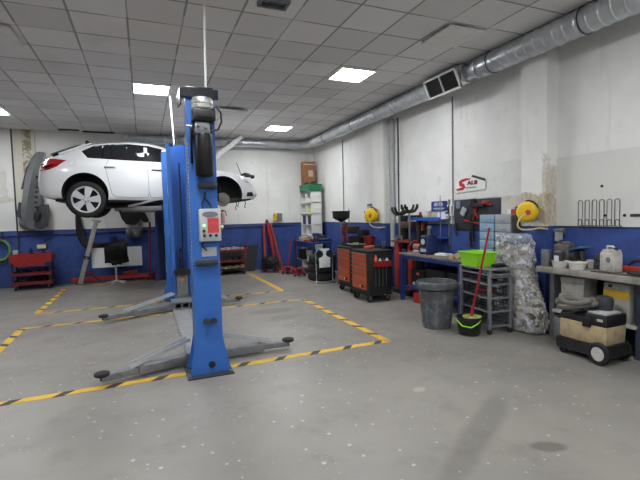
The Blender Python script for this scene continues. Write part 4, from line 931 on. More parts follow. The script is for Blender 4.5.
mb = MB(); mb.box((-.0, -.105, .2), (.15, .02, .17), rx=.07); mb.build('front_panel', BLACK, t)
MB().lathe([(.05, 0), (.05, .01), (0, .012)], (-.0, -.115, .21), 20, axis='Y').build('dial', LGREY, t)
mb = MB(); mb.box((.0, -.112, .07), (.15, .01, .05)); mb.build('name_band', LGREY, t)
MB().tube([(-.08, 0, .3), (-.08, 0, .36), (-.06, 0, .38), (.06, 0, .38), (.08, 0, .36), (.08, 0, .3)], .014).build('handle', BLACK, t)
mb = MB(); mb.cyl((.02, 0, .32), (.02, 0, .42), .035, n=14); mb.cyl((.02, 0, .42), (.02, 0, .47), .045, .04, n=14); mb.build('pump_head', M('grey pump', (110, 116, 120), .4, .3, .3), t)
for s in (-1, 1): MB().box((s*.085, 0, .02), (.04, .22, .04), bev=.008).build('foot', BLACK, t)
mb = MB(); mb.box((0, 0, .015), (.16, .22, .03), bev=.004)
solo('paper_pad', mb, PAPER, 'white pad lying on the long bench right of the navy machine', 'pad', (4.44, 5.55, .833), .3)
mb = MB(); mb.cyl((-.08, 0, .05), (.08, .02, .05), .045, n=14); mb.box((.1, 0, .04), (.1, .06, .06), bev=.01); mb.box((-.02, .1, .03), (.12, .08, .06), bev=.01)
solo('power_tool', mb, TAN, 'brownish hand tool lying on the long bench left of the lime basin', 'tool', (4.3, 5.0, .8335), .4)
mb = MB(); mb.box((0, 0, .03), (.16, .1, .06), bev=.01); mb.cyl((0, 0, .06), (.06, .03, .1), .03, n=10)
solo('clamp', mb, DRED, 'dark red clamp on the long bench behind the brown hand tool', 'clamp', (4.55, 5.0, .833), .2)
for i, (y, w, h, z, lab) in enumerate(((6.08, .36, .3, .256, 'black crate with a pink label under the long bench, the leftmost'), (5.6, .5, .34, .256, 'wide black crate under the long bench behind the bin'), (5.07, .46, .34, .256, 'black crate under the long bench behind the grey rack'))):
    t = thing('crate', lab, 'crate', (4.5, y, z), RW)
    MB().tray((0, 0, 0), (w, .38, h), .012).build('crate_body', BLACKM, t)
    mb = MB(); mb.box((0, 0, h*.5), (w*.9, .34, h*.8)); mb.build('contents', BLACK, t)
    if i == 0: MB().box((.02, -.194, h*.75), (.07, .006, .04)).build('label', M('pink label', (226, 90, 110), .5), t)
mb = MB(); mb.box((0, 0, .085), (.26, .16, .17), bev=.012); mb.box((0, 0, .18), (.2, .1, .02), bev=.006)
solo('toolbox', mb, RED, 'small red box on the floor under the long bench, left of the bin', 'box', (4.34, 6.0, 0), .2)
# wall shelf, signs and boxes
t = thing('wall_shelf', 'bright blue two-tier steel shelf on the wall above the long bench', 'shelf', (XR, 6.25, 1.09), RW)
for z, w in ((.31, .92), (.0, .46)): MB().box((.46-w/2, -.11, z), (w, .2, .02), bev=.003).build('shelf_board', BLUE_SHELF, t)
mb = MB(); mb.box((0, -.215, .325), (.92, .012, .06)); mb.box((.23, -.215, .01), (.46, .012, .04)); mb.build('front_lip', BLUE_SHELF, t)
for x in (-.42, .44): MB().box((x, -.012, .12 if x < 0 else .25), (.03, .024, .42 if x < 0 else .8)).build('upright', BLUE_SHELF if x < 0 else GREY, t)
MB().cyl((.44, -.2, -.05), (.44, -.2, .72), .008, n=8).build('front_rod', STEEL, t)
t = thing('wall_sign', 'navy rounded sign with white lettering above the blue wall shelf', 'sign', (XR, 6.07, 1.635), RW)
mb = MB(); w, h, r = .21, .085, .035
mb.prism([(w-r, -h), (w-r*.3, -h), (w, -h+r*.4), (w, h-r)]+[(w-r+r*math.cos(a*PI/8), h-r+r*math.sin(a*PI/8)) for a in range(1, 5)]+[(-w+r-r*math.sin(a*PI/8), h-r+r*math.cos(a*PI/8)) for a in range(0, 5)]+[(-w, -h+r*.4), (-w+r*.3, -h)], -.025, -.004); mb.build('plate', M('navy sign', (40, 50, 116), .4, 0, .15), t)
mb = MB(); mb.prism([(-.13, .0), (-.03, .0), (-.03, .065), (-.1, .065), (-.13, .04)], -.029, -.025); mb.prism([(.0, .0), (.11, .0), (.11, .04), (.08, .065), (0, .065)], -.029, -.025); mb.box((0, -.027, -.04), (.3, .004, .024)); mb.box((0, -.027, -.068), (.22, .004, .01)); mb.build('lettering', M('faded sign white', (176, 184, 206), .5, 0, .3), t)
solo('notice', MB().box((0, -.004, 0), (.22, .006, .15)), PAPER, 'plain white notice under the navy sign, right half', 'notice', (XR, 6.02, 1.47), RW)
solo('notice', MB().box((0, -.004, 0), (.14, .006, .15)), M('tan notice', (196, 186, 168), .7, 0, .5, (110, 96, 80)), 'small tan notice under the navy sign, left of the white one', 'notice', (XR, 6.21, 1.47), RW)
t = thing('notice_sign', 'white square notice with a black mark and red strip beside the black tool board', 'notice', (XR, 5.82, 1.56), RW)
MB().box((0, -.01, 0), (.23, .02, .19), bev=.004).build('plate', PAPER, t)
mb = MB(); mb.prism([(-.03, -.06), (.02, -.06), (.02, .07), (-.01, .07), (-.05, .03), (-.03, .025)], -.024, -.02); mb.prism([(-.09, -.05), (-.05, -.07), (-.03, -.065), (-.05, -.02)], -.024, -.02); mb.build('black_mark', BLACK, t)
MB().box((.08, -.022, -.0), (.022, .004, .14)).build('red_strip', M('pale red strip', (222, 130, 120), .6), t)
solo('notice', MB().box((0, -.004, 0), (.24, .006, .06)), OFFW, 'low white strip notice just above the blue dado under the square notice', 'notice', (XR, 5.8, 1.36), RW)
mb = MB(); mb.lathe([(.05, 0), (.05, .05), (.02, .1), (.02, .13), (0, .13)], n=14)
solo('oil_can', mb, RED, 'small red can on the top tier of the blue wall shelf', 'can', (XR-.12, 6.48, 1.411))
# black tool board with tools, white board and sign above
solo('tool_board', MB().box((0, -.0105, 0), (1.0, .02, .49), bev=.003), PEG, 'black tool board on the right wall with red tools hung on it', 'board', (XR, 5.18, 1.475), RW)
solo('wall_panel', MB().box((0, -.008, 0), (1.36, .012, .5)), M('white board panel', (218, 219, 215), .5, 0, .2, (178, 176, 168)), 'white wall board carrying the red lettered sign above the black tool board', 'panel', (XR, 4.98, 1.98), RW)
solo('wall_panel', MB().box((0, -.012, 0), (.46, .02, .36)), BEIGE, 'stained beige board on the wall between the black tool board and the near yellow reel', 'panel', (XR, 4.44, 1.56), RW)
solo('notice', MB().box((0, -.03, 0), (.09, .012, .1)), PAPER, 'small white card on the stained beige board above the grey drawer cabinet', 'notice', (XR, 4.5, 1.5), RW)
solo('toolbox', MB().box((0, -.06, 0), (.22, .08, .1), bev=.01), REDF, 'rusty red box on the stained beige board left of the near yellow reel', 'box', (XR, 4.32, 1.5), RW)
t = thing('shop_sign', 'house-shaped white sign with red S and dark letters on the white wall board', 'sign', (XR-.016, 5.3, 1.95), RW)
MB().prism([(-.33, -.115), (.33, -.09), (.33, .05), (.06, .135), (-.33, .06)], -.016, 0).build('plate', M('sign white', (226, 226, 224), .4, 0, .05), t)
MB().prism([(.04, .12), (.33, .03), (.33, .07), (.07, .145)], -.022, -.016).build('roof_stripe', DGREY, t)
ls = M('sign red', (186, 40, 52), .4, 0, 0)
mb = MB(); mb.tube([(.02, -.02, .09), (-.08, -.02, .088), (-.18, -.02, .07), (-.23, -.02, .045), (-.22, -.02, .02), (-.14, -.02, .0), (-.12, -.02, -.025), (-.15, -.02, -.05), (-.22, -.02, -.06), (-.31, -.02, -.06)], [.008, .02, .026, .03, .031, .03, .029, .026, .02, .01], 8); o = mb.build('letter_s', ls, t)
for v in o.data.vertices: v.co.y = -.018+(v.co.y+.02)*.15
vs, fs = text_geo('AL8', .1, .003, .004); mb = MB().at((.06, -.02, .025), rx=PI/2); mb.add([(x*1.3, y*.85, z) for x, y, z in vs], fs); mb.build('lettering', M('sign maroon', (110, 22, 44), .4, 0, 0), t)
mb = MB(); xx = -.08
for k in range(7): mb.box((xx+k*.034, -.018, -.045), (.026, .004, .022))
mb.build('small_lettering', M('sign grey', (132, 134, 138), .5), t)
def hung(name, mb, mm, lab, cat, y, z): return solo(name, mb, mm, lab, cat, (XR-.025, y, z), RW, 'tools hung on the black tool board')
mb = MB(); mb.tube([(-.05, -.02, .1), (.0, -.02, .0), (.06, -.02, -.1)], .014); mb.tube([(.06, -.02, .1), (.0, -.02, .0), (-.04, -.02, -.12)], .014)
hung('pliers', mb, RED, 'red handled pliers in the middle of the black tool board', 'pliers', 5.17, 1.52)
mb = MB(); mb.tube([(-.17, -.02, .03), (0, -.02, .045), (.17, -.02, .02)], .018); mb.ball((-.17, -.02, .03), .035); mb.box((.06, -.03, .06), (.12, .03, .05), bev=.01)
hung('torque_wrench', mb, RED, 'long red tool hung high on the right half of the black tool board', 'wrench', 5.0, 1.60)
mb = MB(); mb.tube([(-.2, -.02, .02), (0, -.02, -.01), (.17, -.02, -.03)], .013)
hung('pry_bar', mb, RED, 'red bar hung low across the black tool board', 'bar', 5.22, 1.37)
mb = MB(); mb.box((0, -.02, 0), (.1, .03, .13), bev=.01, ry=.5); mb.box((.01, -.036, .02), (.05, .006, .06), ry=.5)
hung('clip_holder', mb, LGREY, 'pale tilted clip on the left of the black tool board', 'holder', 5.43, 1.53)
mb = MB(); mb.lathe([(.04, 0), (.045, .01), (.0, .012)], (0, 0, 0), 16, axis='Y', sx=1, sy=1); mb.box((0, -.006, 0), (.1, .006, .12), bev=.002)
hung('sticker', mb, M('grey sticker', (118, 126, 150), .5, 0, .3), 'grey sticker at the top left corner of the black tool board', 'sticker', 5.57, 1.64)
mb = MB(); mb.tube([(0, -.02, .16), (.03, -.025, 0), (0, -.02, -.2), (.03, -.03, -.36)], .02); mb.tube([(.06, -.02, .12), (.05, -.02, -.1), (.08, -.02, -.26)], .015)
hung('strap', mb, BLACK, 'dark strap dangling below the black tool board', 'strap', 5.28, 1.32)
mb = MB(); mb.tube([(0, -.02, .1), (0, -.02, -.04), (.03, -.02, -.1)], .016)
hung('hook_tool', mb, BLACK, 'short black hook hanging under the left corner of the black tool board', 'hook', 5.62, 1.24)
mb = MB(); mb.box((0, -.03, 0), (.32, .06, .05), bev=.01); mb.box((-.08, -.03, .05), (.08, .05, .1), bev=.01)
hung('air_gun', mb, BLACKM, 'black gun shaped tool at the top of the black tool board', 'tool', 5.12, 1.62)
# yellow reels
def reel(x, y, z, lab, rz, near):
    t = thing('hose_reel', lab, 'hose reel', (x, y, z), rz, 'yellow wall hose reels'); t.scale = (.84, .84, .84) if near else (1, 1, 1)
    mb = MB(); mb.lathe([(0, -.08), (.1, -.085), (.14, -.07), (.155, -.03), (.155, .03), (.14, .07), (.1, .085), (0, .08)], n=36, axis='Y'); mb.box((-.05, 0, -.11), (.14, .14, .09), bev=.03); mb.build('drum_case', YELLOW, t, 50)
    mb = MB(); mb.lathe([(.04, 0), (.04, .008), (.0, .009)], (.05, -.083, -.01), 24, axis='Y', sy=1); mb.build('label', M('red round label', (186, 70, 40), .5, 0, .3, (236, 180, 60), 20), t)
    MB().box((-.13, -.045, .06), (.06, .05, .05), bev=.012).build('hose_outlet', BLACK, t)
    MB().box((0, .11, .02), (.08, .1, .22), bev=.008).build('bracket', DGREY, t)
    MB().tube(arc((0, 0), .165, 20, 100, 8), .014).build('carry_handle', BLACK, t)
    if near: mb = MB(); mb.tube(spline([(.03, -.1, -.03), (-.05, -.12, -.1), (-.09, -.12, -.2), (-.04, -.1, -.26), (.06, .0, -.265), (.12, .08, -.25), (.2, .11, -.255), (.24, .12, -.26)], 6), .013)
    else: mb = MB(); mb.tube(spline([(.03, -.1, -.1), (.06, -.1, -.2), (.14, 0, -.26), (.3, .1, -.25)], 6), .012)
    mb.build('hose', M('cream hose', (206, 190, 140), .5, 0, .3), t)
reel(4.47, 3.95, 1.51, 'yellow wall hose reel nearest the camera, cream hose below it', RW+.25, True)
reel(4.45, 7.88, 1.50, 'farther yellow wall hose reel beside the far pillar', RW+.25, False)
t = thing('wall_socket', 'small dark plate on the wall above the farther yellow reel', 'plate', (XR, 8.55, 1.67), RW)
MB().box((0, -.01, .06), (.2, .02, .06), bev=.004).build('plate', GREY, t); MB().box((-.04, -.01, -.06), (.08, .02, .1), bev=.004).build('lower_plate', DGREY, t)
t = thing('air_regulator', 'pale air regulator on the blue dado below the peeled pillar', 'regulator', (XR, 3.74, 1.2), RW)
mb = MB(); mb.cyl((0, -.06, -.06), (0, -.06, .05), .03, n=14); mb.cyl((.05, -.06, -.04), (.05, -.06, .05), .022, n=12); mb.build('bowl', LGREY, t); MB().box((.02, -.05, .07), (.14, .06, .04), bev=.01).build('head', GREY, t); MB().box((.02, -.012, .06), (.1, .024, .08)).build('bracket', GREY, t)
# big board with wire hooks
solo('wall_panel', MB().box((0, -.008, 0), (1.9, .016, .84)), M('big white board', (214, 214, 208), .5, 0, .15, (180, 178, 170), 3), 'big white wall board with wire hooks at the right edge of the photo', 'panel', (XR, 2.84, 1.745), RW)
for i in range(6):
    t = thing('wire_hook', 'one of six upright wire loops on the big white wall board, %s' % ('the leftmost', 'second from the left', 'third from the left', 'third from the right', 'second from the right', 'the rightmost')[i], 'wire hook', (XR-.022, 3.47-.085*i, 1.335), RW, 'wire loops on the big white board')
    MB().tube([(-.026, 0, 0), (-.026, 0, .27)]+arc((0, .27), .026, 180, 0, 8)+[(.026, 0, .27), (.026, 0, 0)], .0035, 6).build('tall_loop', DGREY, t)
    MB().tube([(.012, -.008, 0), (.012, -.05, .0), (.012, -.05, .04)]+[(.034+.022*math.cos(PI-a*PI/6), -.05, .05+.022*math.sin(a*PI/6)) for a in range(7)]+[(.056, -.05, .04), (.056, -.05, 0), (.056, -.008, 0)], .0045, 6).build('short_loop', DGREY, t)
for y, z, lab in ((3.22, 1.78, 'black screw head high on the big white wall board'), (3.18, 1.45, 'dark plug among the wire loops'), (2.97, 1.45, 'dark plug right of the wire loops')):
    solo('wall_plug', MB().lathe([(.016, 0), (.014, .01), (0, .012)], (0, -.016, 0), 12, axis='Y'), BLACK, lab, 'plug', (XR, y, z), RW)
solo('wall_clip', MB().box((0, -.022, 0), (.1, .012, .03), bev=.004), DGREY, 'dark flat clip at the right edge of the big white wall board', 'clip', (XR, 2.86, 1.45), RW)
# ------------------------------------------------------------------ bin, bucket, rack, bag, drawer cabinet
t = thing('trash_bin', 'big scuffed grey ribbed trash bin before the long bench', 'trash bin', (3.58, 4.62, 0))
t.scale = (.93, .93, 1)
def rib(a, z): return 1-(.06 if .06 < z < .5 and (math.degrees(a) % 30) < 9 else 0)
mb = MB(); mb.lathe([(.0, .0), (.195, .0), (.2, .03), (.207, .07), (.25, .49), (.256, .52), (.275, .525), (.285, .54), (.285, .60), (.278, .615), (.268, .62), (.262, .615), (.262, .56), (.25, .54), (.2, .03), (0, .03)], n=120, mod=rib); mb.build('body', BIN, t, 50)
for a in (2.5, -.6):
    mb = MB(); c, s_ = math.cos(a), math.sin(a); mb.tube([(c*.28-s_*.09, s_*.28+c*.09, .57), (c*.32-s_*.08, s_*.32+c*.08, .575), (c*.32+s_*.08, s_*.32-c*.08, .575), (c*.28+s_*.09, s_*.28-c*.09, .57)], .016); mb.build('handle', BIN, t)
mb = MB(); mb.at((-.03, -.02, 0)); mb.lathe([(.0, .5), (.2, .5), (.24, .52), (.0, .53)], n=30); mb.build('bin_liner', BLACKM, t)
t = thing('mop_bucket', 'dark oval mop bucket with lime wringer on the floor before the grey rack', 'bucket', (3.69, 4.13, 0), -.9)
t.scale = (.9, .9, .9)
mb = MB(); mb.lathe([(0, 0), (.105, 0), (.11, .01), (.14, .24), (.146, .24), (.146, .252), (.134, .252), (.104, .015), (0, .015)], n=36, sx=1.25); mb.build('tub', BLACK, t, 50)
mb = MB(); mb.lathe([(.1, .17), (.12, .25), (.13, .255), (.13, .262), (.112, .262), (.09, .175), (0, .17)], (.04, 0, 0), n=30, mod=lambda a, z: 1-.03*(math.degrees(a) % 24 < 9)); mb.build('wringer', M('pale lime plastic', (176, 184, 92), .5, 0, .35), t)
mb = MB(); mb.tube([(-.17, .0, .24), (-.15, -.08, .21), (-.06, -.155, .15), (.06, -.165, .14), (.14, -.1, .19), (.17, 0, .24)], .009); mb.build('bail_handle', LIME, t)
t = thing('mop', 'mop with a long red handle standing in the mop bucket', 'mop', (3.715, 4.10, .165))
MB().cyl((0, 0, .12), (.2, -.08, 1.16), .013, n=12).build('handle', RED, t); MB().cyl((-.01, 0, .05), (.01, 0, .2), .022, .018, n=12).build('socket', RED, t)
mb = MB(); mb.lathe([(.0, 0), (.07, 0), (.075, .03), (.03, .07), (0, .08)], n=24, mod=lambda a, z: 1+.1*math.cos(12*a)); mb.build('mop_head', M('grey mop strands', (150, 148, 120), .9, 0, .5), t)
# grey rack
t = thing('basket_rack', 'grey metal rack with wire drawers under the lime basin', 'rack', (4.08, 4.27, 0), RW-.12)
W, D, H = .58, .3, .8
for sx in (-1, 1):
    for sy in (-1, 1):
        MB().box((sx*W/2, sy*D/2, .06+(H-.06)/2), (.036, .036, H-.06), bev=.003).build('post', GREY, t)
        MB().cyl((sx*W/2-.014, sy*D/2, .03), (sx*W/2+.014, sy*D/2, .03), .03, n=12).build('caster', RUBBER, t)
mb = MB(); mb.box((0, 0, H+.006), (W+.05, D+.05, .02), bev=.003); mb.build('top_plate', GREY, t)
mb = MB()
for z in (.1, .28, .45, .62, .74):
    for s in (-1, 1): mb.box((s*W/2, 0, z), (.02, D, .022)); mb.box((0, s*D/2, z), (W, .018, .022))
mb.build('side_rails', GREY, t)
for z in (.12, .3, .47, .63):
    mb = MB(); a, b = W/2-.03, D/2-.03
    for zz in (0, .06, .1): mb.tube([(-a, -b, z+zz), (a, -b, z+zz), (a, b, z+zz), (-a, b, z+zz)], .005, 5, closed=True)
    for i in range(9):
        x = -a+2*a*i/8; mb.tube([(x, -b, z+.1), (x, -b, z), (x, b, z), (x, b, z+.1)], .0035, 5)
    for i in range(1, 5):
        y = -b+2*b*i/5; mb.tube([(-a, y, z+.1), (-a, y, z), (a, y, z), (a, y, z+.1)], .0035, 5)
    d_ = mb.build('wire_drawer', DGREY, t)
for z, mm, n_ in ((.135, DGREY, 8), (.31, BLACK, 7), (.48, DRED, 8), (.645, BLACK, 8)):
    mb = MB()
    for i in range(n_): mb.box((random.uniform(-.2, .2), random.uniform(-.08, .08), z+.03), (random.uniform(.06, .14), random.uniform(.04, .1), .06), rz=random.uniform(0, 3), bev=.008)
    mb.build('drawer_contents', mm, t)['kind'] = 'stuff'
MB().tube([(.3, -.14, .72), (.36, -.14, .72), (.36, .14, .72), (.3, .14, .72)], .01).build('push_handle', STEEL, t)
t = thing('basin', 'lime green plastic basin on top of the grey rack', 'basin', (4.06, 4.38, .817), RW-.12)
t.scale = (.86, .86, 1)
MB().tray((0, 0, 0), (.46, .34, .18), .006, taper=.84).build('tub', LIME, t)
mb = MB(); 
for sx, sy, dx, dy in ((0, 1, .5, .03), (0, -1, .5, .03), (1, 0, .03, .38), (-1, 0, .03, .38)): mb.box((sx*.236, sy*.176, .178), (dx, dy, .01), bev=.003)
mb.build('rim', LIME, t)
mb = MB(); mb.ball((0, 0, .025), (.1, .06, .025)); mb.ball((.08, .02, .02), (.06, .05, .02))
solo('rag', mb, CLOTH, 'black rag on the grey rack at the right of the lime basin', 'rag', (4.12, 4.09, .8165))
# drawer cabinet of small drawers
t = thing('drawer_cabinet', 'tall cabinet of pale blue and grey small drawers behind the lime basin', 'cabinet', (4.5, 4.51, 0), RW)
MB().box((0, .13, .74), (.58, .26, 1.48), bev=.006).build('body', M('cabinet grey with side shade', (104, 104, 106), .55, .1, .3), t)  # darker grey carries the weaker light on the cabinet's side
for c_, (x, w, mm) in enumerate(((-.145, .27, LBLUE), (.145, .27, M('cool grey drawers', (160, 164, 168), .5, 0, .25)))):
    for i in range(11):
        z = 1.42-i*.12; d_ = MB().box((x, -.008, z), (w, .022, .112), bev=.004).build('drawer', mm, t)
        MB().box((x, -.022, z-.005), (.08, .012, .018), bev=.004).build('drawer_pull', LGREY, d_)
# plastic sack of rubbish
def rubbish_mat():
    m, nt, b, out = node_mat('crumpled rubbish'); n = N(nt); v = n.obj()
    vo = n.new('ShaderNodeTexVoronoi'); wv = n.new('ShaderNodeTexNoise'); n.put(wv.inputs['Vector'], v); wv.inputs['Scale'].default_value = 9; av = n.new('ShaderNodeVectorMath', operation='MULTIPLY_ADD'); n.put(av.inputs[0], wv.outputs['Color']); av.inputs[1].default_value = (.3, .3, .3); n.put(av.inputs[2], v); n.put(vo.inputs['Vector'], av.outputs[0]); vo.inputs['Scale'].default_value = 12
    r = n.new('ShaderNodeValToRGB'); r.color_ramp.interpolation = 'CONSTANT'; e = r.color_ramp.elements
    e[0].position = 0; e[0].color = (*lin((196, 192, 180)), 1); e[1].position = .4; e[1].color = (*lin((140, 130, 116)), 1)
    for p_, c_ in ((.5, (206, 204, 198)), (.62, (112, 106, 98)), (.7, (168, 160, 146)), (.955, (178, 46, 40)), (.97, (160, 160, 160))): q = e.new(p_); q.color = (*lin(c_), 1)
    sx = n.xyz(vo.outputs['Color']); n.put(r.inputs[0], sx[0]); nz = n.noise(v, 14, 5, .7)
    n.put(b.inputs['Base Color'], n.mix(n.math('MULTIPLY', n.step(nz, .5, .7), .5), r.outputs[0], lin((70, 66, 60)))); b.inputs['Roughness'].default_value = .5
    n.bump(b, nz, 1, .08); return m
def film_mat():
    m, nt, b, out = node_mat('clear crinkled film'); n = N(nt); v = n.obj()
    b.inputs['Base Color'].default_value = (.85, .87, .9, 1); b.inputs['Roughness'].default_value = .18; b.inputs['Specular IOR Level'].default_value = .7
    nz = n.noise(v, 11, 5, .75); n.bump(b, nz, .9, .03)
    tr = n.new('ShaderNodeBsdfTransparent'); mx = n.new('ShaderNodeMixShader'); n.put(mx.inputs[0], n.math('ADD', n.math('MULTIPLY', n.step(nz, .46, .62), .6), .1))
    n.put(mx.inputs[1], tr.outputs[0]); n.put(mx.inputs[2], b.outputs[0]); n.put(out.inputs[0], mx.outputs[0]); return m
from mathutils import noise as mn
def lump(prof, n_=56, amp=.1, f=6., seed=0., sx=1., sy=1., lean=(0, 0)):
    mb = MB(); P = spline(prof, 5); vs = []
    for r, z in P:
        for j in range(n_):
            a = 2*PI*j/n_; q = max(r, .001)*(1+amp*mn.noise(Vector((math.cos(a)*f*.35+seed, math.sin(a)*f*.35, z*f)))+amp*.5*mn.noise(Vector((math.cos(a)*f+seed, math.sin(a)*f, z*f*2.5))))
            vs.append((q*math.cos(a)*sx+lean[0]*z, q*math.sin(a)*sy+lean[1]*z, z))
    mb.add(vs, [(i*n_+j, i*n_+(j+1) % n_, (i+1)*n_+(j+1) % n_, (i+1)*n_+j) for i in range(len(P)-1) for j in range(n_)], 0, True)
    mb.cap([tuple(range(n_-1, -1, -1)), tuple(range((len(P)-1)*n_, len(P)*n_))]); return mb
t = thing('rubbish_sack', 'tall clear plastic sack of rubbish slumped against the pillar by the grey rack', 'sack', (4.43, 3.92, 0), RW)
lump([(.16, .01), (.22, .05), (.245, .2), (.235, .4), (.2, .62), (.175, .8), (.185, .95), (.175, 1.1), (.13, 1.17)], amp=.3, f=11, seed=3, sx=1.14, sy=.62, lean=(-.12, -.06)).build('contents', rubbish_mat(), t)['kind'] = 'stuff'
lump([(.17, .004), (.235, .04), (.262, .2), (.25, .4), (.22, .62), (.205, .8), (.225, .95), (.23, 1.1), (.225, 1.2), (.19, 1.22), (.1, 1.2)], amp=.2, f=12, seed=8, sx=1.14, sy=.64, lean=(-.12, -.06)).build('plastic_film', film_mat(), t)
mb = lump([(.175, 1.12), (.2, 1.13), (.215, 1.17), (.215, 1.215), (.19, 1.235), (.1, 1.24)], amp=.12, f=12, seed=2, sx=1.14, sy=.64, lean=(-.12, -.06)); mb.build('folded_top', M('blue tinted film', (140, 150, 168), .25, 0, .5, (84, 92, 110), 16, bump=.8), t)

# ------------------------------------------------------------------ near bench on the right
t = thing('workbench', 'dusty concrete-coloured bench along the right wall at the right edge of the photo', 'workbench', (4.54, 2.93, 0))
MB().box((0, 0, .83), (.48, 1.5, .065), bev=.006).build('top', CONCB, t)
for y in (-.28, .70, -.72): MB().box((.1, y, .4), (.26, .06, .795)).build('leg_panel', GREY if y > 0 else M('scuffed blue grey steel', (72, 78, 96), .55, .2, .5), t)
MB().box((.22, 0, .4), (.02, 1.4, .78)).build('back_panel', BLACKM, t)
MB().box((.07, .2, .33), (.28, .93, .03)).build('lower_shelf', OFFW, t)
Z2 = .8635
mb = MB(); mb.lathe([(.12, 0), (.125, .01), (.125, .06), (.13, .062), (.13, .07), (.118, .07), (.115, .012), (0, .012)], n=30)
def put(name, mb, mm, lab, cat, y, z=Z2, x=4.5, rz=0, group=None): return solo(name, mb, mm, lab, cat, (x, y, z), rz, group)
put('metal_can', MB().box((0, 0, .1), (.07, .1, .2), bev=.012), STEEL, 'narrow grey metal can at the far left end of the dusty bench', 'can', 3.60, x=4.38)
mb = MB(); mb.box((0, 0, .13), (.14, .2, .26), bev=.02); mb.box((0, -.03, .27), (.05, .1, .03), bev=.008); mb.cyl((0, .07, .26), (0, .07, .29), .025, n=12)
put('metal_can', mb, M('tarnished can', (116, 114, 108), .4, .5, .6, (60, 58, 54)), 'tarnished grey can, tallest at the left end of the dusty bench', 'can', 3.55, x=4.62)
t = thing('metal_can', 'dark can with a pale round label in front of the tarnished can', 'can', (4.45, 3.5, Z2)); MB().cyl((0, 0, 0), (0, 0, .17), .06, n=20).build('tin', DGREY, t); MB().box((-.058, -.02, .1), (.008, .06, .07), bev=.002).build('label', PAPER, t); MB().cyl((0, 0, .17), (0, 0, .185), .045, n=16).build('lid', STEEL, t)
t = thing('polisher', 'grey and blue hand machine standing on the dusty bench behind the tubs', 'machine', (4.62, 3.42, Z2), -.4)
mb = MB(); mb.cyl((0, -.08, .12), (0, .08, .12), .07, n=18); mb.box((0, 0, .05), (.14, .14, .1), bev=.01); mb.build('motor', DGREY, t); MB().box((0, -.08, .21), (.14, .22, .03), bev=.01, rx=-.25).build('blue_cover', M('steel blue cover', (64, 96, 140), .4, .2, .4), t); MB().box((0, -.16, .1), (.06, .03, .2), bev=.008, rx=-.3).build('stand', BLACK, t)
TUB = [(.075, 0), (.09, .07), (.096, .072), (.096, .08), (.086, .08), (.07, .01), (0, .01)]
def tub(y, x, lab, k=1.): put('plastic_tub', MB().lathe([(r*k, z) for r, z in TUB], n=26), OFFW, lab, 'tub', y, x=x, group='pale plastic tubs on the dusty bench')
tub(3.44, 4.41, 'pale round tub, left of the two at the front edge of the dusty bench'); tub(3.24, 4.42, 'pale round tub, right of the two at the front edge of the dusty bench'); tub(3.27, 4.66, 'pale tub behind the two front tubs on the dusty bench', 1.15)
for i, lab in enumerate(('lower grey box between the tubs and the jerry can', 'upper grey box stacked between the tubs and the jerry can')): put('small_box', MB().box((0, 0, .04), (.12, .1, .08), bev=.008), DGREY, lab, 'box', 3.12, Z2+.081*i, x=4.64)
t = thing('jerry_can', 'stained white jerry can standing on the dusty bench', 'jerry can', (4.52, 2.94, Z2), RW-.25)
mb = MB(); mb.box((0, 0, .1), (.19, .12, .2), bev=.025); mb.prism([(-.095, .19), (.095, .19), (.075, .235), (.03, .245), (-.06, .235)], -.045, .045); mb.build('body', M('stained white plastic', (198, 194, 184), .5, 0, .6, (104, 98, 92), 12), t)
MB().tube([(-.05, 0, .235), (-.05, 0, .265), (.02, 0, .268), (.06, 0, .24)], .011).build('handle', OFFW, t); MB().cyl((.06, 0, .23), (.06, 0, .26), .024, n=14).build('cap', DGREY, t)
MB().lathe([(.03, 0), (.03, .004), (0, .004)], (.03, -.061, .13), 18, axis='Y').build('emblem', GREY, t)
t = thing('pipe_clamp', 'red clamp tool with black handle on the dusty bench at the right edge', 'clamp', (4.6, 2.72, Z2), RW)
MB().box((.04, 0, .04), (.36, .07, .06), bev=.012).build('bar', REDF, t); MB().tube([(-.1, 0, .07), (-.04, 0, .12), (.04, 0, .13), (.12, 0, .1), (.16, 0, .07)], .014).build('handle', BLACK, t)
mb = MB(); mb.box((0, 0, .02), (.1, .14, .04), bev=.01); mb.cyl((0, -.1, .03), (0, .1, .03), .02, n=10)
put('hand_tool', mb, BLACK, 'black hand tool on the front right end of the dusty bench', 'tool', 2.6, x=4.42, rz=.3)
put('steel_ruler', MB().box((0, 0, .008), (.03, .4, .014)), M('dark bar', (82, 72, 66), .6), 'thin dark bar lying along the front edge of the dusty bench', 'bar', 2.84, x=4.36)
# under the near bench
Z3 = .346
for i, (x, y, z, d, mm, lab) in enumerate(((4.61, 3.36, Z3, (.24, .3, .2), OFFW, 'lower white box on the shelf under the dusty bench'), (4.61, 3.36, Z3+.201, (.22, .28, .2), OFFW, 'upper white box stacked close under the dusty bench top'))):
    mb = MB(); mb.box((0, 0, d[2]/2), d, bev=.006); mb.box((0, 0, d[2]-.03), (d[0]+.012, d[1]+.012, .05), bev=.004); solo('storage_box', mb, mm, lab, 'box', (x, y, z))
t = thing('cardboard_box', 'white box with a broad yellow band under the dusty bench at the right', 'box', (4.62, 2.87, Z3), RW); MB().box((0, 0, .2), (.26, .24, .4), bev=.004).build('carton', OFFW, t); MB().box((0, -.121, .29), (.262, .004, .09)).build('yellow_band', M('yellow band', (232, 190, 60), .5, 0, .15), t); MB().box((-.06, -.122, .37), (.04, .004, .03)).build('mark', BLACK, t)
mb = MB(); mb.lathe([(.075, 0), (.09, .1), (.095, .1), (.095, .11), (.08, .11), (.07, .01), (0, .01)], n=26)
solo('plastic_bucket', mb, LGREY, 'grey bucket on the shelf under the left end of the dusty bench', 'bucket', (4.57, 3.51, Z3))
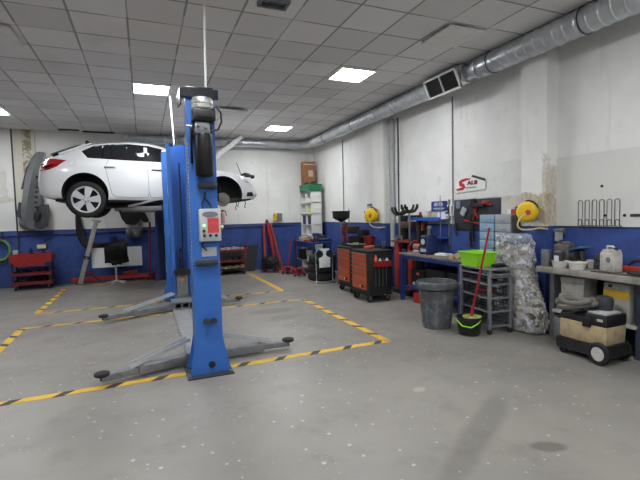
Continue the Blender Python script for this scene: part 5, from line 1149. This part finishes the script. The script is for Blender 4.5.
solo('storage_box', MB().box((0, 0, .14), (.2, .2, .28), bev=.01), GREY, 'grey box on the floor under the left end of the dusty bench', 'box', (4.5, 3.42, 0))

# dust extractor
t = thing('workshop_vacuum', 'black and dusty tan wheeled workshop vacuum before the near bench', 'vacuum', (4.22, 2.93, 0), RW+.02)
t.scale = (.93, .93, 1)
mb = MB(); mb.prism([(-.3, .06), (.27, .06), (.3, .1), (.3, .2), (-.31, .17), (-.31, .1)], -.16, .16); mb.build('base', BLACK, t)
mb = MB(); mb.box((0, 0, .28), (.54, .34, .2), bev=.02, taper=.96); mb.box((-.25, 0, .28), (.06, .3, .18), bev=.02); mb.build('tank', TAN, t)
mb = MB(); mb.box((-.06, 0, .41), (.42, .32, .07), bev=.02); mb.box((.15, 0, .43), (.24, .34, .12), bev=.02); mb.prism([(-.3, .37), (-.06, .37), (-.1, .46), (-.24, .47)], -.15, .15); mb.build('head', BLACK, t)
mb = MB(); mb.cyl((.1, .06, .48), (.1, .06, .55), .075, n=22); mb.lathe([(.08, .55), (.085, .6), (.07, .64), (.02, .655), (0, .655)], (.1, .06, 0), 22); mb.build('filter_cap', DGREY, t)
mb = MB(); mb.box((.15, -.02, .497), (.2, .26, .02), bev=.006); mb.build('top_tray', LGREY, t)
MB().box((.06, -.176, .40), (.09, .02, .1), bev=.006).build('latch', BLACKM, t); MB().box((.12, .175, .4), (.1, .02, .1), bev=.006).build('latch', BLACKM, t)
mb = MB(); mb.box((.2, -.174, .44), (.06, .006, .025)); mb.build('badge', LGREY, t)
HC = [(-.28, -.06, .5), (-.34, -.1, .53), (-.33, .02, .57), (-.24, .08, .55), (-.2, -.02, .52), (-.28, -.12, .5), (-.2, -.16, .5), (-.02, -.12, .54), (.06, -.02, .57), (-.02, .08, .58), (-.16, .1, .56), (-.28, .02, .56), (-.3, -.1, .56), (-.1, -.16, .555), (.06, -.1, .6)]
P = spline(HC, 8); mb = MB(); mb.tube(P, [.028+.003*(i % 2) for i in range(len(P))], 12); mb.build('hose', M('grey ribbed hose', (112, 108, 100), .6, 0, .4), t)
mb = MB(); random.seed(5)
for i in range(5): mb.tube(spline([(random.uniform(-.2, .1), random.uniform(-.16, .12), .5+.02*random.random()) for q in range(6)], 6), .008, 6)
mb.tube(spline([(.0, -.1, .52), (-.12, -.2, .46), (-.26, -.21, .40), (-.3, -.2, .42)], 6), .008); mb.build('power_cord', BLACK, t)
for s in (-1, 1):
    mb = MB(); mb.lathe([(.07, -.022), (.1, -.025), (.112, -.01), (.112, .01), (.1, .025), (.07, .022), (.07, -.022)], (.2, s*.185, .112), 34, axis='Y'); w_ = mb.build('wheel', BLACKM, t)
    MB().lathe([(.086, 0), (.086, .03), (.05, .036), (0, .036)], (.2, s*.17, .112), 30, axis='Y' if s < 0 else '-Y').build('hub_cap', OFFW, w_)
    c_ = MB(); c_.cyl((-.24, s*.12-.018, .045), (-.24, s*.12+.018, .045), .045, n=16); c_.build('front_castor', BLACKM, t)

# ------------------------------------------------------------------ camera, light, colour
cam = bpy.data.cameras.new('camera'); co = bpy.data.objects.new('camera', cam); C.objects.link(co)
cam.sensor_width = 36; cam.sensor_fit = 'HORIZONTAL'; cam.lens = 425.25/640*36; cam.clip_end = 60; cam.clip_start = .05
r_, u_, f_ = Vector((.92320248, -.38353324, -.02448355)), Vector((.04541176, .04560611, .99792678)), Vector((.38162149, .92240031, -.05952059))
mw = Matrix((r_, u_, -f_)).transposed().to_4x4(); mw.translation = (0, 0, 1.5375); co.matrix_world = mw
sc = bpy.context.scene; sc.camera = co
wd = bpy.data.worlds.new('world'); sc.world = wd; wd.use_nodes = True
wd.node_tree.nodes['Background'].inputs[0].default_value = (.6, .65, .7, 1); wd.node_tree.nodes['Background'].inputs[1].default_value = .02
sc.view_settings.view_transform = 'Standard'; sc.view_settings.look = 'None'; sc.view_settings.gamma = 1; sc.view_settings.use_curve_mapping = False
sc.view_settings.exposure = 0.95
